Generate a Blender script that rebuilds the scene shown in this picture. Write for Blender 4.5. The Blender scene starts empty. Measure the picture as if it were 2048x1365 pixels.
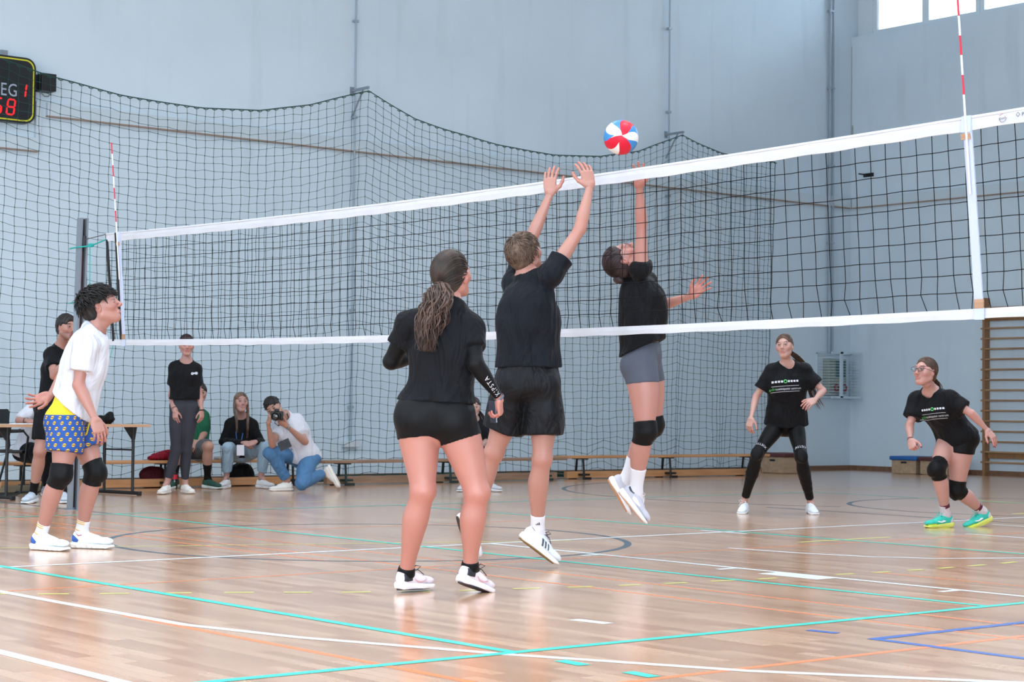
import bpy, bmesh, math, random
import numpy as np
from mathutils import Vector, Matrix
from mathutils.bvhtree import BVHTree
random.seed(7); rng = np.random.RandomState(7)
scene = bpy.context.scene
COL = scene.collection

# ------------------------------------------------------------------ camera
F_PX, YAW, PITCH, ROLL, HC = 3754.0, math.radians(39.49), math.radians(2.047), math.radians(.58), .944
_f = np.array([math.sin(YAW)*math.cos(PITCH), math.cos(YAW)*math.cos(PITCH), math.sin(PITCH)])
_r = np.array([math.cos(YAW), -math.sin(YAW), 0.]); _u = np.cross(_r, _f)
CR = math.cos(ROLL)*_r + math.sin(ROLL)*_u
CU = -math.sin(ROLL)*_r + math.cos(ROLL)*_u
CF = _f
C0 = np.array([0, 0, HC])
cam_d = bpy.data.cameras.new('camera'); cam = bpy.data.objects.new('camera', cam_d); COL.objects.link(cam)
cam.matrix_world = Matrix(((CR[0], CU[0], -CF[0], 0), (CR[1], CU[1], -CF[1], 0), (CR[2], CU[2], -CF[2], HC), (0, 0, 0, 1)))
cam_d.sensor_fit = 'HORIZONTAL'; cam_d.sensor_width = 36; cam_d.lens = F_PX/2048*36
cam_d.clip_start = .05; cam_d.clip_end = 200
cam_d.dof.use_dof = True; cam_d.dof.focus_distance = 11.0; cam_d.dof.aperture_fstop = 10
scene.camera = cam

# ------------------------------------------------------------------ colour management, sky
vs = scene.view_settings
scene.display_settings.display_device = 'sRGB'
vs.view_transform = 'Standard'; vs.look = 'None'; vs.gamma = 1; vs.use_curve_mapping = False
vs.exposure = -0.15
world = bpy.data.worlds.new('overcast_sky'); scene.world = world; world.use_nodes = True
bg = world.node_tree.nodes['Background']
bg.inputs[0].default_value = (.86, .93, 1, 1); bg.inputs[1].default_value = 5.0

def lin(c):
    if isinstance(c, str):
        c = c.lstrip('#'); c = [int(c[i:i+2], 16)/255 for i in (0, 2, 4)]
    return tuple(x/12.92 if x <= .04045 else ((x+.055)/1.055)**2.4 for x in c) + (1,)

def area_light(name, loc, target, sx, sy, power, color=(1, 1, 1), spread=180):
    d = bpy.data.lights.new(name, 'AREA'); d.shape = 'RECTANGLE'; d.size = sx; d.size_y = sy
    d.energy = power; d.color = color; d.spread = math.radians(spread)
    o = bpy.data.objects.new(name, d); COL.objects.link(o); o.location = loc
    o.rotation_euler = (Vector(target)-Vector(loc)).to_track_quat('-Z', 'Y').to_euler()
    return o
X0, X1, Y0, Y1, ZC = -8.3, 23.6, -.9, 20.0, 8.7
SILL = 7.05
# daylight through the high right windows, plus fill through unseen left and front openings
area_light('daylight_and_fill', (X1+.55, 9.5, 7.75), (X1-8, 9.5, 3.2), 19, 1.2, 950, (.72, .86, 1))
area_light('daylight_and_fill', (X0-.55, 9.5, 5.6), (X0+8, 9.5, 3.0), 19, 5.4, 520, (.74, .87, 1))  # unseen left glazing, made tall to bring in more light
area_light('daylight_and_fill', (-.5, Y0-.45, 2.3), (9.0, Y1, 1.2), 12.6, 2.6, 1150, (.78, .89, 1), 150)  # added fill from behind the camera, brightens the back wall's lower left
LAMPS = [(x, y) for x in (-5.0, -.2, 4.6, 9.4, 14.2) for y in (2.6, 7.8, 13.0)]
LAMP_WATTS, LAMP_STRENGTH = 135.0, 3.0

# ------------------------------------------------------------------ materials
MATS = {}
def nmat(name):
    m = bpy.data.materials.new(name); m.use_nodes = True
    return m, m.node_tree.nodes, m.node_tree.links, m.node_tree.nodes['Principled BSDF']
def mat(name, col, rough=.6, metal=0, bump=0, bscale=60, var=0, vscale=8, spec=.5, sheen=0, sss=0, emit=None, estr=0, trans=0, stretch=(1, 1, 1), coat=0):
    if name in MATS: return MATS[name]
    m, N, L, P = nmat(name)
    c = lin(col); P.inputs['Base Color'].default_value = c
    P.inputs['Roughness'].default_value = rough; P.inputs['Metallic'].default_value = metal
    P.inputs['Specular IOR Level'].default_value = spec
    if coat: P.inputs['Coat Weight'].default_value = coat
    if sheen: P.inputs['Sheen Weight'].default_value = sheen
    if sss:
        P.inputs['Subsurface Weight'].default_value = sss; P.inputs['Subsurface Radius'].default_value = (.012, .004, .002)
    if trans: P.inputs['Transmission Weight'].default_value = trans
    if emit: P.inputs['Emission Color'].default_value = lin(emit); P.inputs['Emission Strength'].default_value = estr
    if bump or var:
        tc = N.new('ShaderNodeTexCoord'); mp = N.new('ShaderNodeMapping'); mp.inputs['Scale'].default_value = stretch
        L.new(tc.outputs['Object'], mp.inputs[0])
    if bump:
        n = N.new('ShaderNodeTexNoise'); n.inputs['Scale'].default_value = bscale; n.inputs['Detail'].default_value = 4
        b = N.new('ShaderNodeBump'); b.inputs['Strength'].default_value = bump; b.inputs['Distance'].default_value = .01
        L.new(mp.outputs[0], n.inputs['Vector']); L.new(n.outputs['Fac'], b.inputs['Height']); L.new(b.outputs[0], P.inputs['Normal'])
    if var:
        n2 = N.new('ShaderNodeTexNoise'); n2.inputs['Scale'].default_value = vscale; n2.inputs['Detail'].default_value = 5
        mx = N.new('ShaderNodeMix'); mx.data_type = 'RGBA'
        mx.inputs['A'].default_value = tuple(x*(1-var) for x in c[:3])+(1,); mx.inputs['B'].default_value = tuple(min(1, x*(1+var)) for x in c[:3])+(1,)
        L.new(mp.outputs[0], n2.inputs['Vector']); L.new(n2.outputs['Fac'], mx.inputs['Factor']); L.new(mx.outputs['Result'], P.inputs['Base Color'])
    MATS[name] = m
    return m

def wall_material():
    m, N, L, P = nmat('painted_plaster')
    tc = N.new('ShaderNodeTexCoord')
    n = N.new('ShaderNodeTexNoise'); n.inputs['Scale'].default_value = .55; n.inputs['Detail'].default_value = 6; n.inputs['Roughness'].default_value = .6
    r = N.new('ShaderNodeValToRGB'); r.color_ramp.elements[0].position = .3; r.color_ramp.elements[1].position = .7
    r.color_ramp.elements[0].color = lin((.775, .845, .895)); r.color_ramp.elements[1].color = lin((.81, .88, .93))
    L.new(tc.outputs['Object'], n.inputs['Vector']); L.new(n.outputs['Fac'], r.inputs[0])
    # vertical dirt streaks and scuffs
    mp = N.new('ShaderNodeMapping'); mp.inputs['Scale'].default_value = (2.2, 2.2, .25); L.new(tc.outputs['Object'], mp.inputs[0])
    s = N.new('ShaderNodeTexNoise'); s.inputs['Scale'].default_value = 1.5; s.inputs['Detail'].default_value = 8; L.new(mp.outputs[0], s.inputs['Vector'])
    sr = N.new('ShaderNodeValToRGB'); sr.color_ramp.elements[0].position = .56; sr.color_ramp.elements[1].position = .8
    sr.color_ramp.elements[0].color = (1, 1, 1, 1); sr.color_ramp.elements[1].color = (.78, .78, .76, 1); L.new(s.outputs['Fac'], sr.inputs[0])
    mx = N.new('ShaderNodeMix'); mx.data_type = 'RGBA'; mx.blend_type = 'MULTIPLY'; mx.inputs['Factor'].default_value = .55
    L.new(r.outputs[0], mx.inputs['A']); L.new(sr.outputs[0], mx.inputs['B']); L.new(mx.outputs['Result'], P.inputs['Base Color'])
    # slab joints: very faint lines
    nb = N.new('ShaderNodeTexNoise'); nb.inputs['Scale'].default_value = 14; nb.inputs['Detail'].default_value = 6; L.new(tc.outputs['Object'], nb.inputs['Vector'])
    b = N.new('ShaderNodeBump'); b.inputs['Strength'].default_value = .12; b.inputs['Distance'].default_value = .01
    L.new(nb.outputs['Fac'], b.inputs['Height']); L.new(b.outputs[0], P.inputs['Normal'])
    P.inputs['Roughness'].default_value = .75; P.inputs['Specular IOR Level'].default_value = .3
    return m
def floor_material():
    m, N, L, P = nmat('varnished_parquet')
    tc = N.new('ShaderNodeTexCoord'); mp = N.new('ShaderNodeMapping'); mp.inputs['Rotation'].default_value = (0, 0, math.pi/2)
    L.new(tc.outputs['Object'], mp.inputs[0])
    br = N.new('ShaderNodeTexBrick'); br.offset = .37; br.inputs['Scale'].default_value = 1
    br.inputs['Brick Width'].default_value = .62; br.inputs['Row Height'].default_value = .07; br.inputs['Mortar Size'].default_value = .0016
    br.inputs['Mortar Smooth'].default_value = .6; br.inputs['Bias'].default_value = 0
    br.inputs['Color1'].default_value = (0, 0, 0, 1); br.inputs['Color2'].default_value = (1, 1, 1, 1); br.inputs['Mortar'].default_value = (.3, .3, .3, 1)
    L.new(mp.outputs[0], br.inputs['Vector'])
    r = N.new('ShaderNodeValToRGB'); e = r.color_ramp.elements
    e[0].position = 0; e[0].color = lin((.76, .57, .43)); e[1].position = 1; e[1].color = lin((.89, .72, .58))
    x = e.new(.5); x.color = lin((.835, .655, .515))
    L.new(br.outputs['Color'], r.inputs[0])
    mp2 = N.new('ShaderNodeMapping'); mp2.inputs['Scale'].default_value = (14, 1.1, 1); L.new(tc.outputs['Object'], mp2.inputs[0])
    g = N.new('ShaderNodeTexNoise'); g.inputs['Scale'].default_value = 3; g.inputs['Detail'].default_value = 7; L.new(mp2.outputs[0], g.inputs['Vector'])
    gr = N.new('ShaderNodeValToRGB'); gr.color_ramp.elements[0].position = .3; gr.color_ramp.elements[1].position = .75
    gr.color_ramp.elements[0].color = (.90, .88, .86, 1); gr.color_ramp.elements[1].color = (1.0, 1.0, 1.0, 1); L.new(g.outputs['Fac'], gr.inputs[0])
    mx = N.new('ShaderNodeMix'); mx.data_type = 'RGBA'; mx.blend_type = 'MULTIPLY'; mx.inputs['Factor'].default_value = .75
    L.new(r.outputs[0], mx.inputs['A']); L.new(gr.outputs[0], mx.inputs['B'])
    # mortar gaps a little darker
    mm = N.new('ShaderNodeMix'); mm.data_type = 'RGBA'; mm.blend_type = 'MULTIPLY'; mm.inputs['B'].default_value = (.85, .82, .80, 1)
    L.new(br.outputs['Fac'], mm.inputs['Factor']); L.new(mx.outputs['Result'], mm.inputs['A']); L.new(mm.outputs['Result'], P.inputs['Base Color'])
    n3 = N.new('ShaderNodeTexNoise'); n3.inputs['Scale'].default_value = 1.2; n3.inputs['Detail'].default_value = 5; L.new(tc.outputs['Object'], n3.inputs['Vector'])
    mr = N.new('ShaderNodeMapRange'); mr.inputs['To Min'].default_value = .16; mr.inputs['To Max'].default_value = .24; L.new(n3.outputs['Fac'], mr.inputs['Value']); L.new(mr.outputs[0], P.inputs['Roughness'])
    b = N.new('ShaderNodeBump'); b.inputs['Strength'].default_value = .02; b.inputs['Distance'].default_value = .001
    n4 = N.new('ShaderNodeTexNoise'); n4.inputs['Scale'].default_value = 9; L.new(tc.outputs['Object'], n4.inputs['Vector']); L.new(n4.outputs['Fac'], b.inputs['Height']); L.new(b.outputs[0], P.inputs['Normal'])
    P.inputs['Specular IOR Level'].default_value = .6; P.inputs['Coat Weight'].default_value = .7; P.inputs['Coat Roughness'].default_value = .22
    return m
def wood(name, c1, c2, axis=0, scale=6, rough=.45):
    if name in MATS: return MATS[name]
    m, N, L, P = nmat(name)
    tc = N.new('ShaderNodeTexCoord'); mp = N.new('ShaderNodeMapping'); s = [scale*4]*3; s[axis] = scale*.35; mp.inputs['Scale'].default_value = s
    L.new(tc.outputs['Object'], mp.inputs[0]); n = N.new('ShaderNodeTexNoise'); n.inputs['Scale'].default_value = 1.5; n.inputs['Detail'].default_value = 6; n.inputs['Distortion'].default_value = .4
    L.new(mp.outputs[0], n.inputs['Vector']); r = N.new('ShaderNodeValToRGB'); r.color_ramp.elements[0].position = .3; r.color_ramp.elements[1].position = .7
    r.color_ramp.elements[0].color = lin(c1); r.color_ramp.elements[1].color = lin(c2); L.new(n.outputs['Fac'], r.inputs[0]); L.new(r.outputs[0], P.inputs['Base Color'])
    P.inputs['Roughness'].default_value = rough; MATS[name] = m
    return m

# ------------------------------------------------------------------ object helpers
def tag(o, label=None, cat=None, group=None, kind=None):
    if label: o['label'] = label
    if cat: o['category'] = cat
    if group: o['group'] = group
    if kind: o['kind'] = kind
    return o
def empty(name, loc=(0, 0, 0), rz=0, label=None, cat=None, group=None):
    o = bpy.data.objects.new(name, None); COL.objects.link(o); o.location = loc; o.rotation_euler = (0, 0, rz); o.empty_display_size = .1
    return tag(o, label, cat, group)
class MB:
    def __init__(s): s.v = []; s.f = []; s.m = []; s.n = 0
    def add(s, vs, fs, m=0, M=None):
        vs = [tuple(M @ Vector(v)) for v in vs] if M is not None else [tuple(float(a) for a in v) for v in vs]
        s.v += vs; s.f += [tuple(i+s.n for i in f) for f in fs]; s.m += [m]*len(fs); s.n += len(vs); return s
    def box(s, a, b, m=0, M=None, bev=0):
        x0, y0, z0 = a; x1, y1, z1 = b
        if bev <= 0:
            vs = [(x0, y0, z0), (x1, y0, z0), (x1, y1, z0), (x0, y1, z0), (x0, y0, z1), (x1, y0, z1), (x1, y1, z1), (x0, y1, z1)]
            fs = [(3, 2, 1, 0), (4, 5, 6, 7), (0, 1, 5, 4), (1, 2, 6, 5), (2, 3, 7, 6), (3, 0, 4, 7)]
            return s.add(vs, fs, m, M)
        bm = bmesh.new(); bmesh.ops.create_cube(bm, size=1, matrix=Matrix.Translation(((x0+x1)/2, (y0+y1)/2, (z0+z1)/2)) @ Matrix.Diagonal((abs(x1-x0), abs(y1-y0), abs(z1-z0), 1)))
        bmesh.ops.bevel(bm, geom=list(bm.edges)+list(bm.verts), offset=bev, segments=2, affect='EDGES', profile=.5)
        bm.verts.index_update(); s.add([v.co[:] for v in bm.verts], [tuple(v.index for v in f.verts) for f in bm.faces], m, M); bm.free(); return s
    def tube(s, pts, r, n=8, m=0, cap=True, M=None, flat=1.0, closed=False):
        pts = [np.array(p, float) for p in pts]; k = len(pts)
        rs = r if hasattr(r, '__len__') else [r]*k
        vs = []; fs = []; prev = None
        for i, p in enumerate(pts):
            if closed: t = pts[(i+1) % k]-pts[i-1]
            else: t = pts[min(i+1, k-1)]-pts[max(i-1, 0)]
            t = t/(np.linalg.norm(t)+1e-12)
            if prev is None:
                a = np.array([0, 0, 1.]) if abs(t[2]) < .9 else np.array([1., 0, 0]); prev = np.cross(t, a)
            prev = prev-t*(prev@t); prev /= np.linalg.norm(prev)+1e-12; b = np.cross(t, prev)
            for j in range(n):
                a = 2*math.pi*(j+.5)/n; vs.append(p+rs[i]*(math.cos(a)*prev+flat*math.sin(a)*b))
        for i in range(k if closed else k-1):
            i2 = (i+1) % k
            for j in range(n): fs.append((i*n+j, i*n+(j+1) % n, i2*n+(j+1) % n, i2*n+j))
        if cap and not closed: fs.append(tuple(range(n))[::-1]); fs.append(tuple((k-1)*n+j for j in range(n)))
        return s.add(vs, fs, m, M)
    def lathe(s, prof, n=24, m=0, M=None):
        vs = []; fs = []
        for (r, z) in prof:
            for j in range(n): a = 2*math.pi*j/n; vs.append((r*math.cos(a), r*math.sin(a), z))
        for i in range(len(prof)-1):
            for j in range(n): fs.append((i*n+j, i*n+(j+1) % n, (i+1)*n+(j+1) % n, (i+1)*n+j))
        fs.append(tuple(range(n))[::-1]); fs.append(tuple((len(prof)-1)*n+j for j in range(n)))
        return s.add(vs, fs, m, M)
    def prism(s, poly, z0, z1, m=0, M=None):
        k = len(poly); vs = [(x, y, z0) for x, y in poly]+[(x, y, z1) for x, y in poly]
        fs = [tuple(range(k))[::-1], tuple(range(k, 2*k))]+[(i, (i+1) % k, k+(i+1) % k, k+i) for i in range(k)]
        return s.add(vs, fs, m, M)
    def build(s, name, mats, parent=None, smooth=False, kind=None, label=None):
        me = bpy.data.meshes.new(name); me.from_pydata(s.v, [], s.f)
        if not isinstance(mats, (list, tuple)): mats = [mats]
        for q in mats: me.materials.append(q)
        if len(mats) > 1: me.polygons.foreach_set('material_index', s.m)
        if smooth:
            me.polygons.foreach_set('use_smooth', [True]*len(s.f)); me.set_sharp_from_angle(angle=math.radians(40))
        me.update(); o = bpy.data.objects.new(name, me); COL.objects.link(o)
        if parent: o.parent = parent
        return tag(o, label=label, kind=kind)
def copy_tree(o, parent=None):
    c = o.copy(); COL.objects.link(c)
    if parent: c.parent = parent
    for ch in list(o.children): copy_tree(ch, c)
    return c
def text_mesh(body, size, extrude=.0, spacing=1.0):
    cu = bpy.data.curves.new('lettering', 'FONT'); cu.body = body; cu.size = size; cu.extrude = extrude; cu.align_x = 'CENTER'; cu.align_y = 'CENTER'; cu.space_character = spacing; cu.resolution_u = 3
    o = bpy.data.objects.new('lettering', cu); COL.objects.link(o)
    bpy.context.view_layer.update()
    me = bpy.data.meshes.new_from_object(o.evaluated_get(bpy.context.evaluated_depsgraph_get()))
    vs = [v.co[:] for v in me.vertices]; fs = [tuple(p.vertices) for p in me.polygons]
    bpy.data.objects.remove(o); bpy.data.curves.remove(cu); bpy.data.meshes.remove(me)
    return vs, fs
def pt(px, py, D):
    """a point of the hall, D metres in front of the camera position"""
    return C0 + D*(CF + CR*(px-1024)/F_PX - CU*(py-682.5)/F_PX)

# ------------------------------------------------------------------ the hall
M_WALL = wall_material(); M_FLOOR = floor_material()
WHITE_L = mat('white_line_paint', (.86, .90, .93), .3); TEAL_L = mat('teal_line_paint', (.22, .78, .72), .3); YEL_L = mat('yellow_line_paint', (.80, .80, .45), .3)
ORG_L = mat('orange_line_paint', (.88, .52, .33), .3); GREY_L = mat('dark_grey_line_paint', (.27, .33, .38), .3); BLUE_L = mat('blue_line_paint', (.22, .38, .68), .3)
fm = MB(); fm.add([(X0, Y0, 0), (X1, Y0, 0), (X1, Y1, 0), (X0, Y1, 0)], [(0, 1, 2, 3)], 0)
zl = [.0004]
def line(a, b, w, m):
    a = np.array(a, float); b = np.array(b, float); t = (b-a)/np.linalg.norm(b-a); n = np.array([-t[1], t[0]])*w/2; zl[0] += .00001; z = zl[0]
    fm.add([(*(a-n), z), (*(b-n), z), (*(b+n), z), (*(a+n), z)], [(0, 1, 2, 3)], m)
def poly_line(pts, w, m, closed=False):
    P = [np.array(p, float) for p in pts]; k = len(P); vs = []
    for i in range(k):
        t = (P[(i+1) % k]-P[i-1]) if closed else P[min(i+1, k-1)]-P[max(i-1, 0)]
        t /= np.linalg.norm(t); n = np.array([-t[1], t[0]])*w/2; vs += [(*(P[i]-n), zl[0]), (*(P[i]+n), zl[0])]
    fm.add(vs, [(2*i, 2*((i+1) % k), 2*((i+1) % k)+1, 2*i+1) for i in range(k if closed else k-1)], m)
def arc(cx, cy, r, a0, a1, w, m, n=64, closed=False):
    poly_line([(cx+r*math.cos(math.radians(a0+(a1-a0)*i/n)), cy+r*math.sin(math.radians(a0+(a1-a0)*i/n))) for i in range(n if closed else n+1)], w, m, closed)
W_, T_, Ye, Or, Gr, Bl = 1, 2, 3, 4, 5, 6
# orange badminton courts, drawn first and lowest
zl[0] = .0004
line((4.03, 3.0), (4.03, 7.6), .04, Or); line((6.66, -.5), (6.66, 18), .03, Or); line((7.08, -.5), (7.08, 18), .03, Or)
line((-6, 4.78), (16, 4.78), .04, Or); line((3.0, 8.9), (14.5, 8.9), .03, Or)
line((8.7, -.5), (8.7, 7.2), .03, Or); line((5.9, 12.1), (10.9, 12.1), .03, Or); line((7.62, 13.2), (9.6, 11.2), .001, Or)
for y in (11.2, 11.9, 12.9, 13.7): line((6.4, y+1.2), (6.4, y+1.6), .03, Or)
line((6.45, 9.6), (6.45, 13.2), .03, Or)
zl[0] = .0006
# dark grey centre circle and the two key circles
arc(7.7, 10.9, 1.82, 0, 360, .05, Gr, 96, True)
arc(17.3, 14.35, 3.6, 60, 215, .05, Gr, 48); line((13.63, 12.6), (13.63, 3), .05, Gr); arc(16.1, 11.3, 1.8, 0, 360, .05, Gr, 64, True)
line((7.65, 14.7), (7.65, 17.2), .05, Gr); line((4.3, 16.62), (7.65, 16.62), .04, Gr); line((15.7, 4), (15.7, 9.5), .05, Gr)
# yellow
arc(15.0, 12.35, 1.75, -95, 25, .08, Ye, 32)
zl[0] = .0008
line((5.2, 11.56), (8.9, 10.1), .035, Ye); line((3.4, 16.05), (19, 15.0), .035, Ye); line((10.22, 9.13), (11.23, 9.13), .05, Ye)
ring = [(4.13, 8.68), (4.39, 8.53), (4.64, 8.39), (4.93, 8.24), (5.18, 8.08), (5.42, 7.92), (5.70, 7.79), (5.98, 7.66), (6.27, 7.58), (6.56, 7.48), (6.86, 7.41), (7.14, 7.35), (7.46, 7.31), (7.78, 7.26), (8.07, 7.23), (8.37, 7.20), (8.67, 7.17), (8.96, 7.15), (9.24, 7.14), (9.55, 7.15), (9.9, 7.16), (10.25, 7.2), (3.9, 8.85), (3.68, 9.02), (10.6, 7.26)]
ring.sort()
for a, b in zip(ring[:-1], ring[1:]):
    a = np.array(a); b = np.array(b); line(a, a+(b-a)*.5, .045, Ye)
zl[0] = .0010
# white basketball and handball lines
line((-8, 10.17), (23, 10.22), .05, W_); line((8.22, 10.18), (8.22, -.5), .05, W_)
for y, l in ((7.86, .2), (6.2, .13)): line((8.22, y), (8.22-.0+.22*0-.1, y), .001, W_)
for y in (9.05, 7.83, 6.21): line((8.2, y), (8.05, y), .05, W_)
fm.box((8.04, 7.05, .0010), (8.22, 7.5, .0012), W_)
line((10.55, 10.45), (10.55, 9.95), .05, W_)
poly_line([(4.02, 11.2), (4.03, 8.97), (4.04, 8.24), (4.07, 7.13)], .055, W_); poly_line([(4.07, 7.13), (4.23, 6.47), (4.6, 5.56), (5.02, 4.72), (5.59, 3.95), (6.4, 3.3)], .055, W_)
line((3.06, 9.0), (3.06, 3.5), .06, W_)
poly_line([(9.36, 9.0), (9.42, 8.5), (9.58, 8.0), (9.85, 7.63), (10.39, 7.34), (11.0, 7.15)], .045, W_)
line((12.06, 9.05), (12.05, 7.5), .045, W_); line((13.28, 9.7), (13.27, 8.5), .045, W_)
line((5.59, 6.33), (5.61, 6.12), .07, W_)
# blue handball corner
line((6.15, 5.08), (9.0, 5.1), .05, Bl); line((6.15, 5.10), (6.14, 2.5), .05, Bl); line((6.16, 5.45), (6.18, 5.30), .05, Bl); line((8.2, 5.35), (8.2, 5.05), .04, Gr)
zl[0] = .0014
# teal volleyball court
line((4.65, 14.65), (4.65, 5.6), .055, T_); line((7.65, 14.65), (7.65, 5.6), .05, T_); line((10.68, 14.65), (10.68, 5.6), .05, T_)
line((-1.35, 5.61), (16.65, 5.61), .055, T_); line((-1.35, 14.64), (16.65, 14.64), .05, T_); line((-1.35, 5.6), (-1.35, 14.64), .05, T_); line((16.65, 5.6), (16.65, 14.64), .05, T_)
for y in (5.33, 4.96): line((4.64, y), (4.63, y-.15), .06, T_)
fm.build('floor', [M_FLOOR, WHITE_L, TEAL_L, YEL_L, ORG_L, GREY_L, BLUE_L], kind='structure')

def struct(name, mb, m, **k): return mb.build(name, m, kind='structure', **k)
struct('wall_back', MB().box((X0-.3, Y1, 0), (X1+.3, Y1+.3, ZC)), M_WALL)
struct('wall_front', MB().box((X0-.3, Y0-.3, 0), (X1+.6, Y0, .9)).box((X0-.3, Y0-.3, 3.7), (X1+.6, Y0, ZC)).box((X0-.3, Y0-.3, .9), (-6.9, Y0, 3.7)).box((5.7, Y0-.3, .9), (X1+.6, Y0, 3.7)), M_WALL)  # low opening added to let the fill light in
w = MB().box((X1, Y0, 0), (X1+.45, Y1, SILL)).box((X1, Y0, 8.35), (X1+.45, Y1, ZC)); struct('wall_right', w, M_WALL)
w = MB().box((X0-.45, Y0, 0), (X0, Y1, 2.9)).box((X0-.45, Y0, 8.35), (X0, Y1, ZC)); struct('wall_left', w, M_WALL)
struct('ceiling', MB().box((X0-.5, Y0-.3, ZC), (X1+.6, Y1+.3, ZC+.2)), mat('ceiling_paint', (.80, .82, .82), .8, var=.04))
M_FR = mat('white_window_frame', (.82, .87, .90), .4); 
mg, N, L, P = nmat('window_glass'); N.remove(P); t = N.new('ShaderNodeBsdfTransparent'); t.inputs[0].default_value = (.95, .98, 1, 1)
gl = N.new('ShaderNodeBsdfGlossy'); gl.inputs['Roughness'].default_value = .05; fr = N.new('ShaderNodeFresnel'); mxs = N.new('ShaderNodeMixShader')
L.new(fr.outputs[0], mxs.inputs[0]); L.new(t.outputs[0], mxs.inputs[1]); L.new(gl.outputs[0], mxs.inputs[2]); L.new(mxs.outputs[0], N['Material Output'].inputs[0]); M_GLASS = mg
k = 0
y = Y1-.32
wins = [(X1+.18, SILL, 8.35)]
for side, (xw, z0, z1) in (('r', (X1+.18, SILL, 8.35)), ('l', (X0-.24, 2.9, 8.35))):  # left glazing is out of view, enlarged for more light
    y = Y1-.30 if side == 'r' else Y1-.05
    if side == 'r': struct('trim_1', MB().box((xw-.02, Y1-.30, z0), (xw+.10, Y1, z1)), M_FR)
    while y-2.1 > Y0:
        k += 1; f = MB(); ya, yb = y-2.09, y
        f.box((xw, ya, z0), (xw+.09, yb, z0+.09)); f.box((xw, ya, z1-.07), (xw+.09, yb, z1))
        f.box((xw, yb-.075, z0+.09), (xw+.09, yb, z1-.07)); f.box((xw, ya, z0+.09), (xw+.09, ya+.075, z1-.07)); f.box((xw+.01, (ya+yb)/2-.065, z0+.09), (xw+.08, (ya+yb)/2+.065, z1-.07))
        o = struct('window_%d' % k, f, M_FR)
        for a, b in ((ya+.075, (ya+yb)/2-.065), ((ya+yb)/2+.065, yb-.075)):
            MB().box((xw+.04, a, z0+.09), (xw+.05, b, z1-.07)).build('pane', M_GLASS, o)
        y -= 2.1
for xa in np.arange(-6.9, 5.6, 2.1):  # unseen low front windows, added to light the back wall
    k += 1; xb = xa+2.1; yw = Y0-.2; f = MB().box((xa, yw, .9), (xb, yw+.09, .98)).box((xa, yw, 3.62), (xb, yw+.09, 3.7)).box((xa, yw, .98), (xa+.07, yw+.09, 3.62)).box((xb-.07, yw, .98), (xb, yw+.09, 3.62)).box((xa+.07, yw+.01, 2.6), (xb-.07, yw+.08, 2.67))
    o = struct('window_%d' % k, f, M_FR)
    for z0, z1 in ((.98, 2.6), (2.67, 3.62)): MB().box((xa+.07, yw+.04, z0), (xb-.07, yw+.05, z1)).build('pane', M_GLASS, o)
# lamps on the ceiling
M_LB = mat('lamp_housing', (.8, .8, .8), .5); M_LE = mat('lamp_diffuser', (1, 1, 1), .5, emit=(.93, .975, 1), estr=LAMP_STRENGTH)
lamp = empty('ceiling_lamp', (*LAMPS[0], ZC), label='long white luminaire hanging under the hall ceiling', cat='ceiling lamp', group='ceiling luminaires')
MB().box((-.8, -.3, -.28), (.8, .3, -.18), bev=.01).box((-.5, -.01, -.18), (-.48, .01, 0)).box((.48, -.01, -.18), (.5, .01, 0)).build('housing', M_LB, lamp)
MB().box((-.77, -.27, -.295), (.77, .27, -.281)).build('diffuser', M_LE, lamp)
for p in LAMPS[1:]: c = copy_tree(lamp); c.location = (*p, ZC)
for p in LAMPS: area_light('lamp_light', (*p, ZC-.31), (*p, 0), 1.5, .5, LAMP_WATTS, (.84, .92, 1), 138)
# baseboards
M_BB = wood('baseboard_wood', (.42, .31, .24), (.50, .38, .30), 0, 3)
struct('baseboard_back', MB().box((X0, Y1-.025, 0), (X1-.025, Y1, .075)), M_BB); struct('baseboard_right', MB().box((X1-.025, Y0, 0), (X1, Y1, .075)), M_BB)
# timber rail along the wall at 4.27 m
M_RAIL = mat('painted_rail', (.76, .82, .86), .6); M_RUND = wood('rail_underside', (.55, .47, .42), (.62, .53, .47), 0, 4)
struct('trim_2', MB().box((9.5, Y1-.05, 4.25), (X1-.06, Y1, 4.40)).box((9.5, Y1-.055, 4.235), (X1-.06, Y1, 4.25), 1), [M_RAIL, M_RUND])
struct('trim_3', MB().box((X1-.05, Y0, 4.25), (X1, Y1-.06, 4.40)).box((X1-.055, Y0, 4.235), (X1, Y1-.06, 4.25), 1), [M_RAIL, M_RUND])
struct('trim_4', MB().box((6.2, Y1-.05, 3.83), (9.4, Y1, 3.98)).box((6.2, Y1-.055, 3.815), (9.4, Y1, 3.83), 1).box((9.36, Y1-.05, 3.98), (9.42, Y1, 4.40)), [M_RAIL, M_RUND])
# conduits
M_PIPE = mat('grey_conduit', (.60, .66, .71), .45, .2)
def conduit(x, z0, z1, r, lab, tw=False):
    r = r*.62
    o = empty('conduit_pipe', (x, Y1-.05, z0), label=lab, cat='pipe')
    mb = MB().tube([(0, 0, 0), (0, 0, z1-z0)], r, 10)
    if tw: mb.tube([(.075, 0, 0), (.075, 0, z1-z0)], r*.8, 10)
    mb.build('pipe', M_PIPE, o, True)
    for z in np.arange(.5, z1-z0, 1.25): MB().box((-.03, -.02, z), (.03 if not tw else .10, .044, z+.03)).build('clamp', M_PIPE, o)
conduit(13.77, .42, ZC, .022, 'thin grey conduit running down the back wall at the left bracket'); conduit(19.42, 3.6, ZC, .022, 'thin grey conduit on the back wall at the right bracket'); conduit(23.02, 1.88, ZC, .035, 'pair of thicker grey conduits near the room corner', True)
M_DK = mat('black_plastic', (.05, .055, .065), .45)
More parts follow.
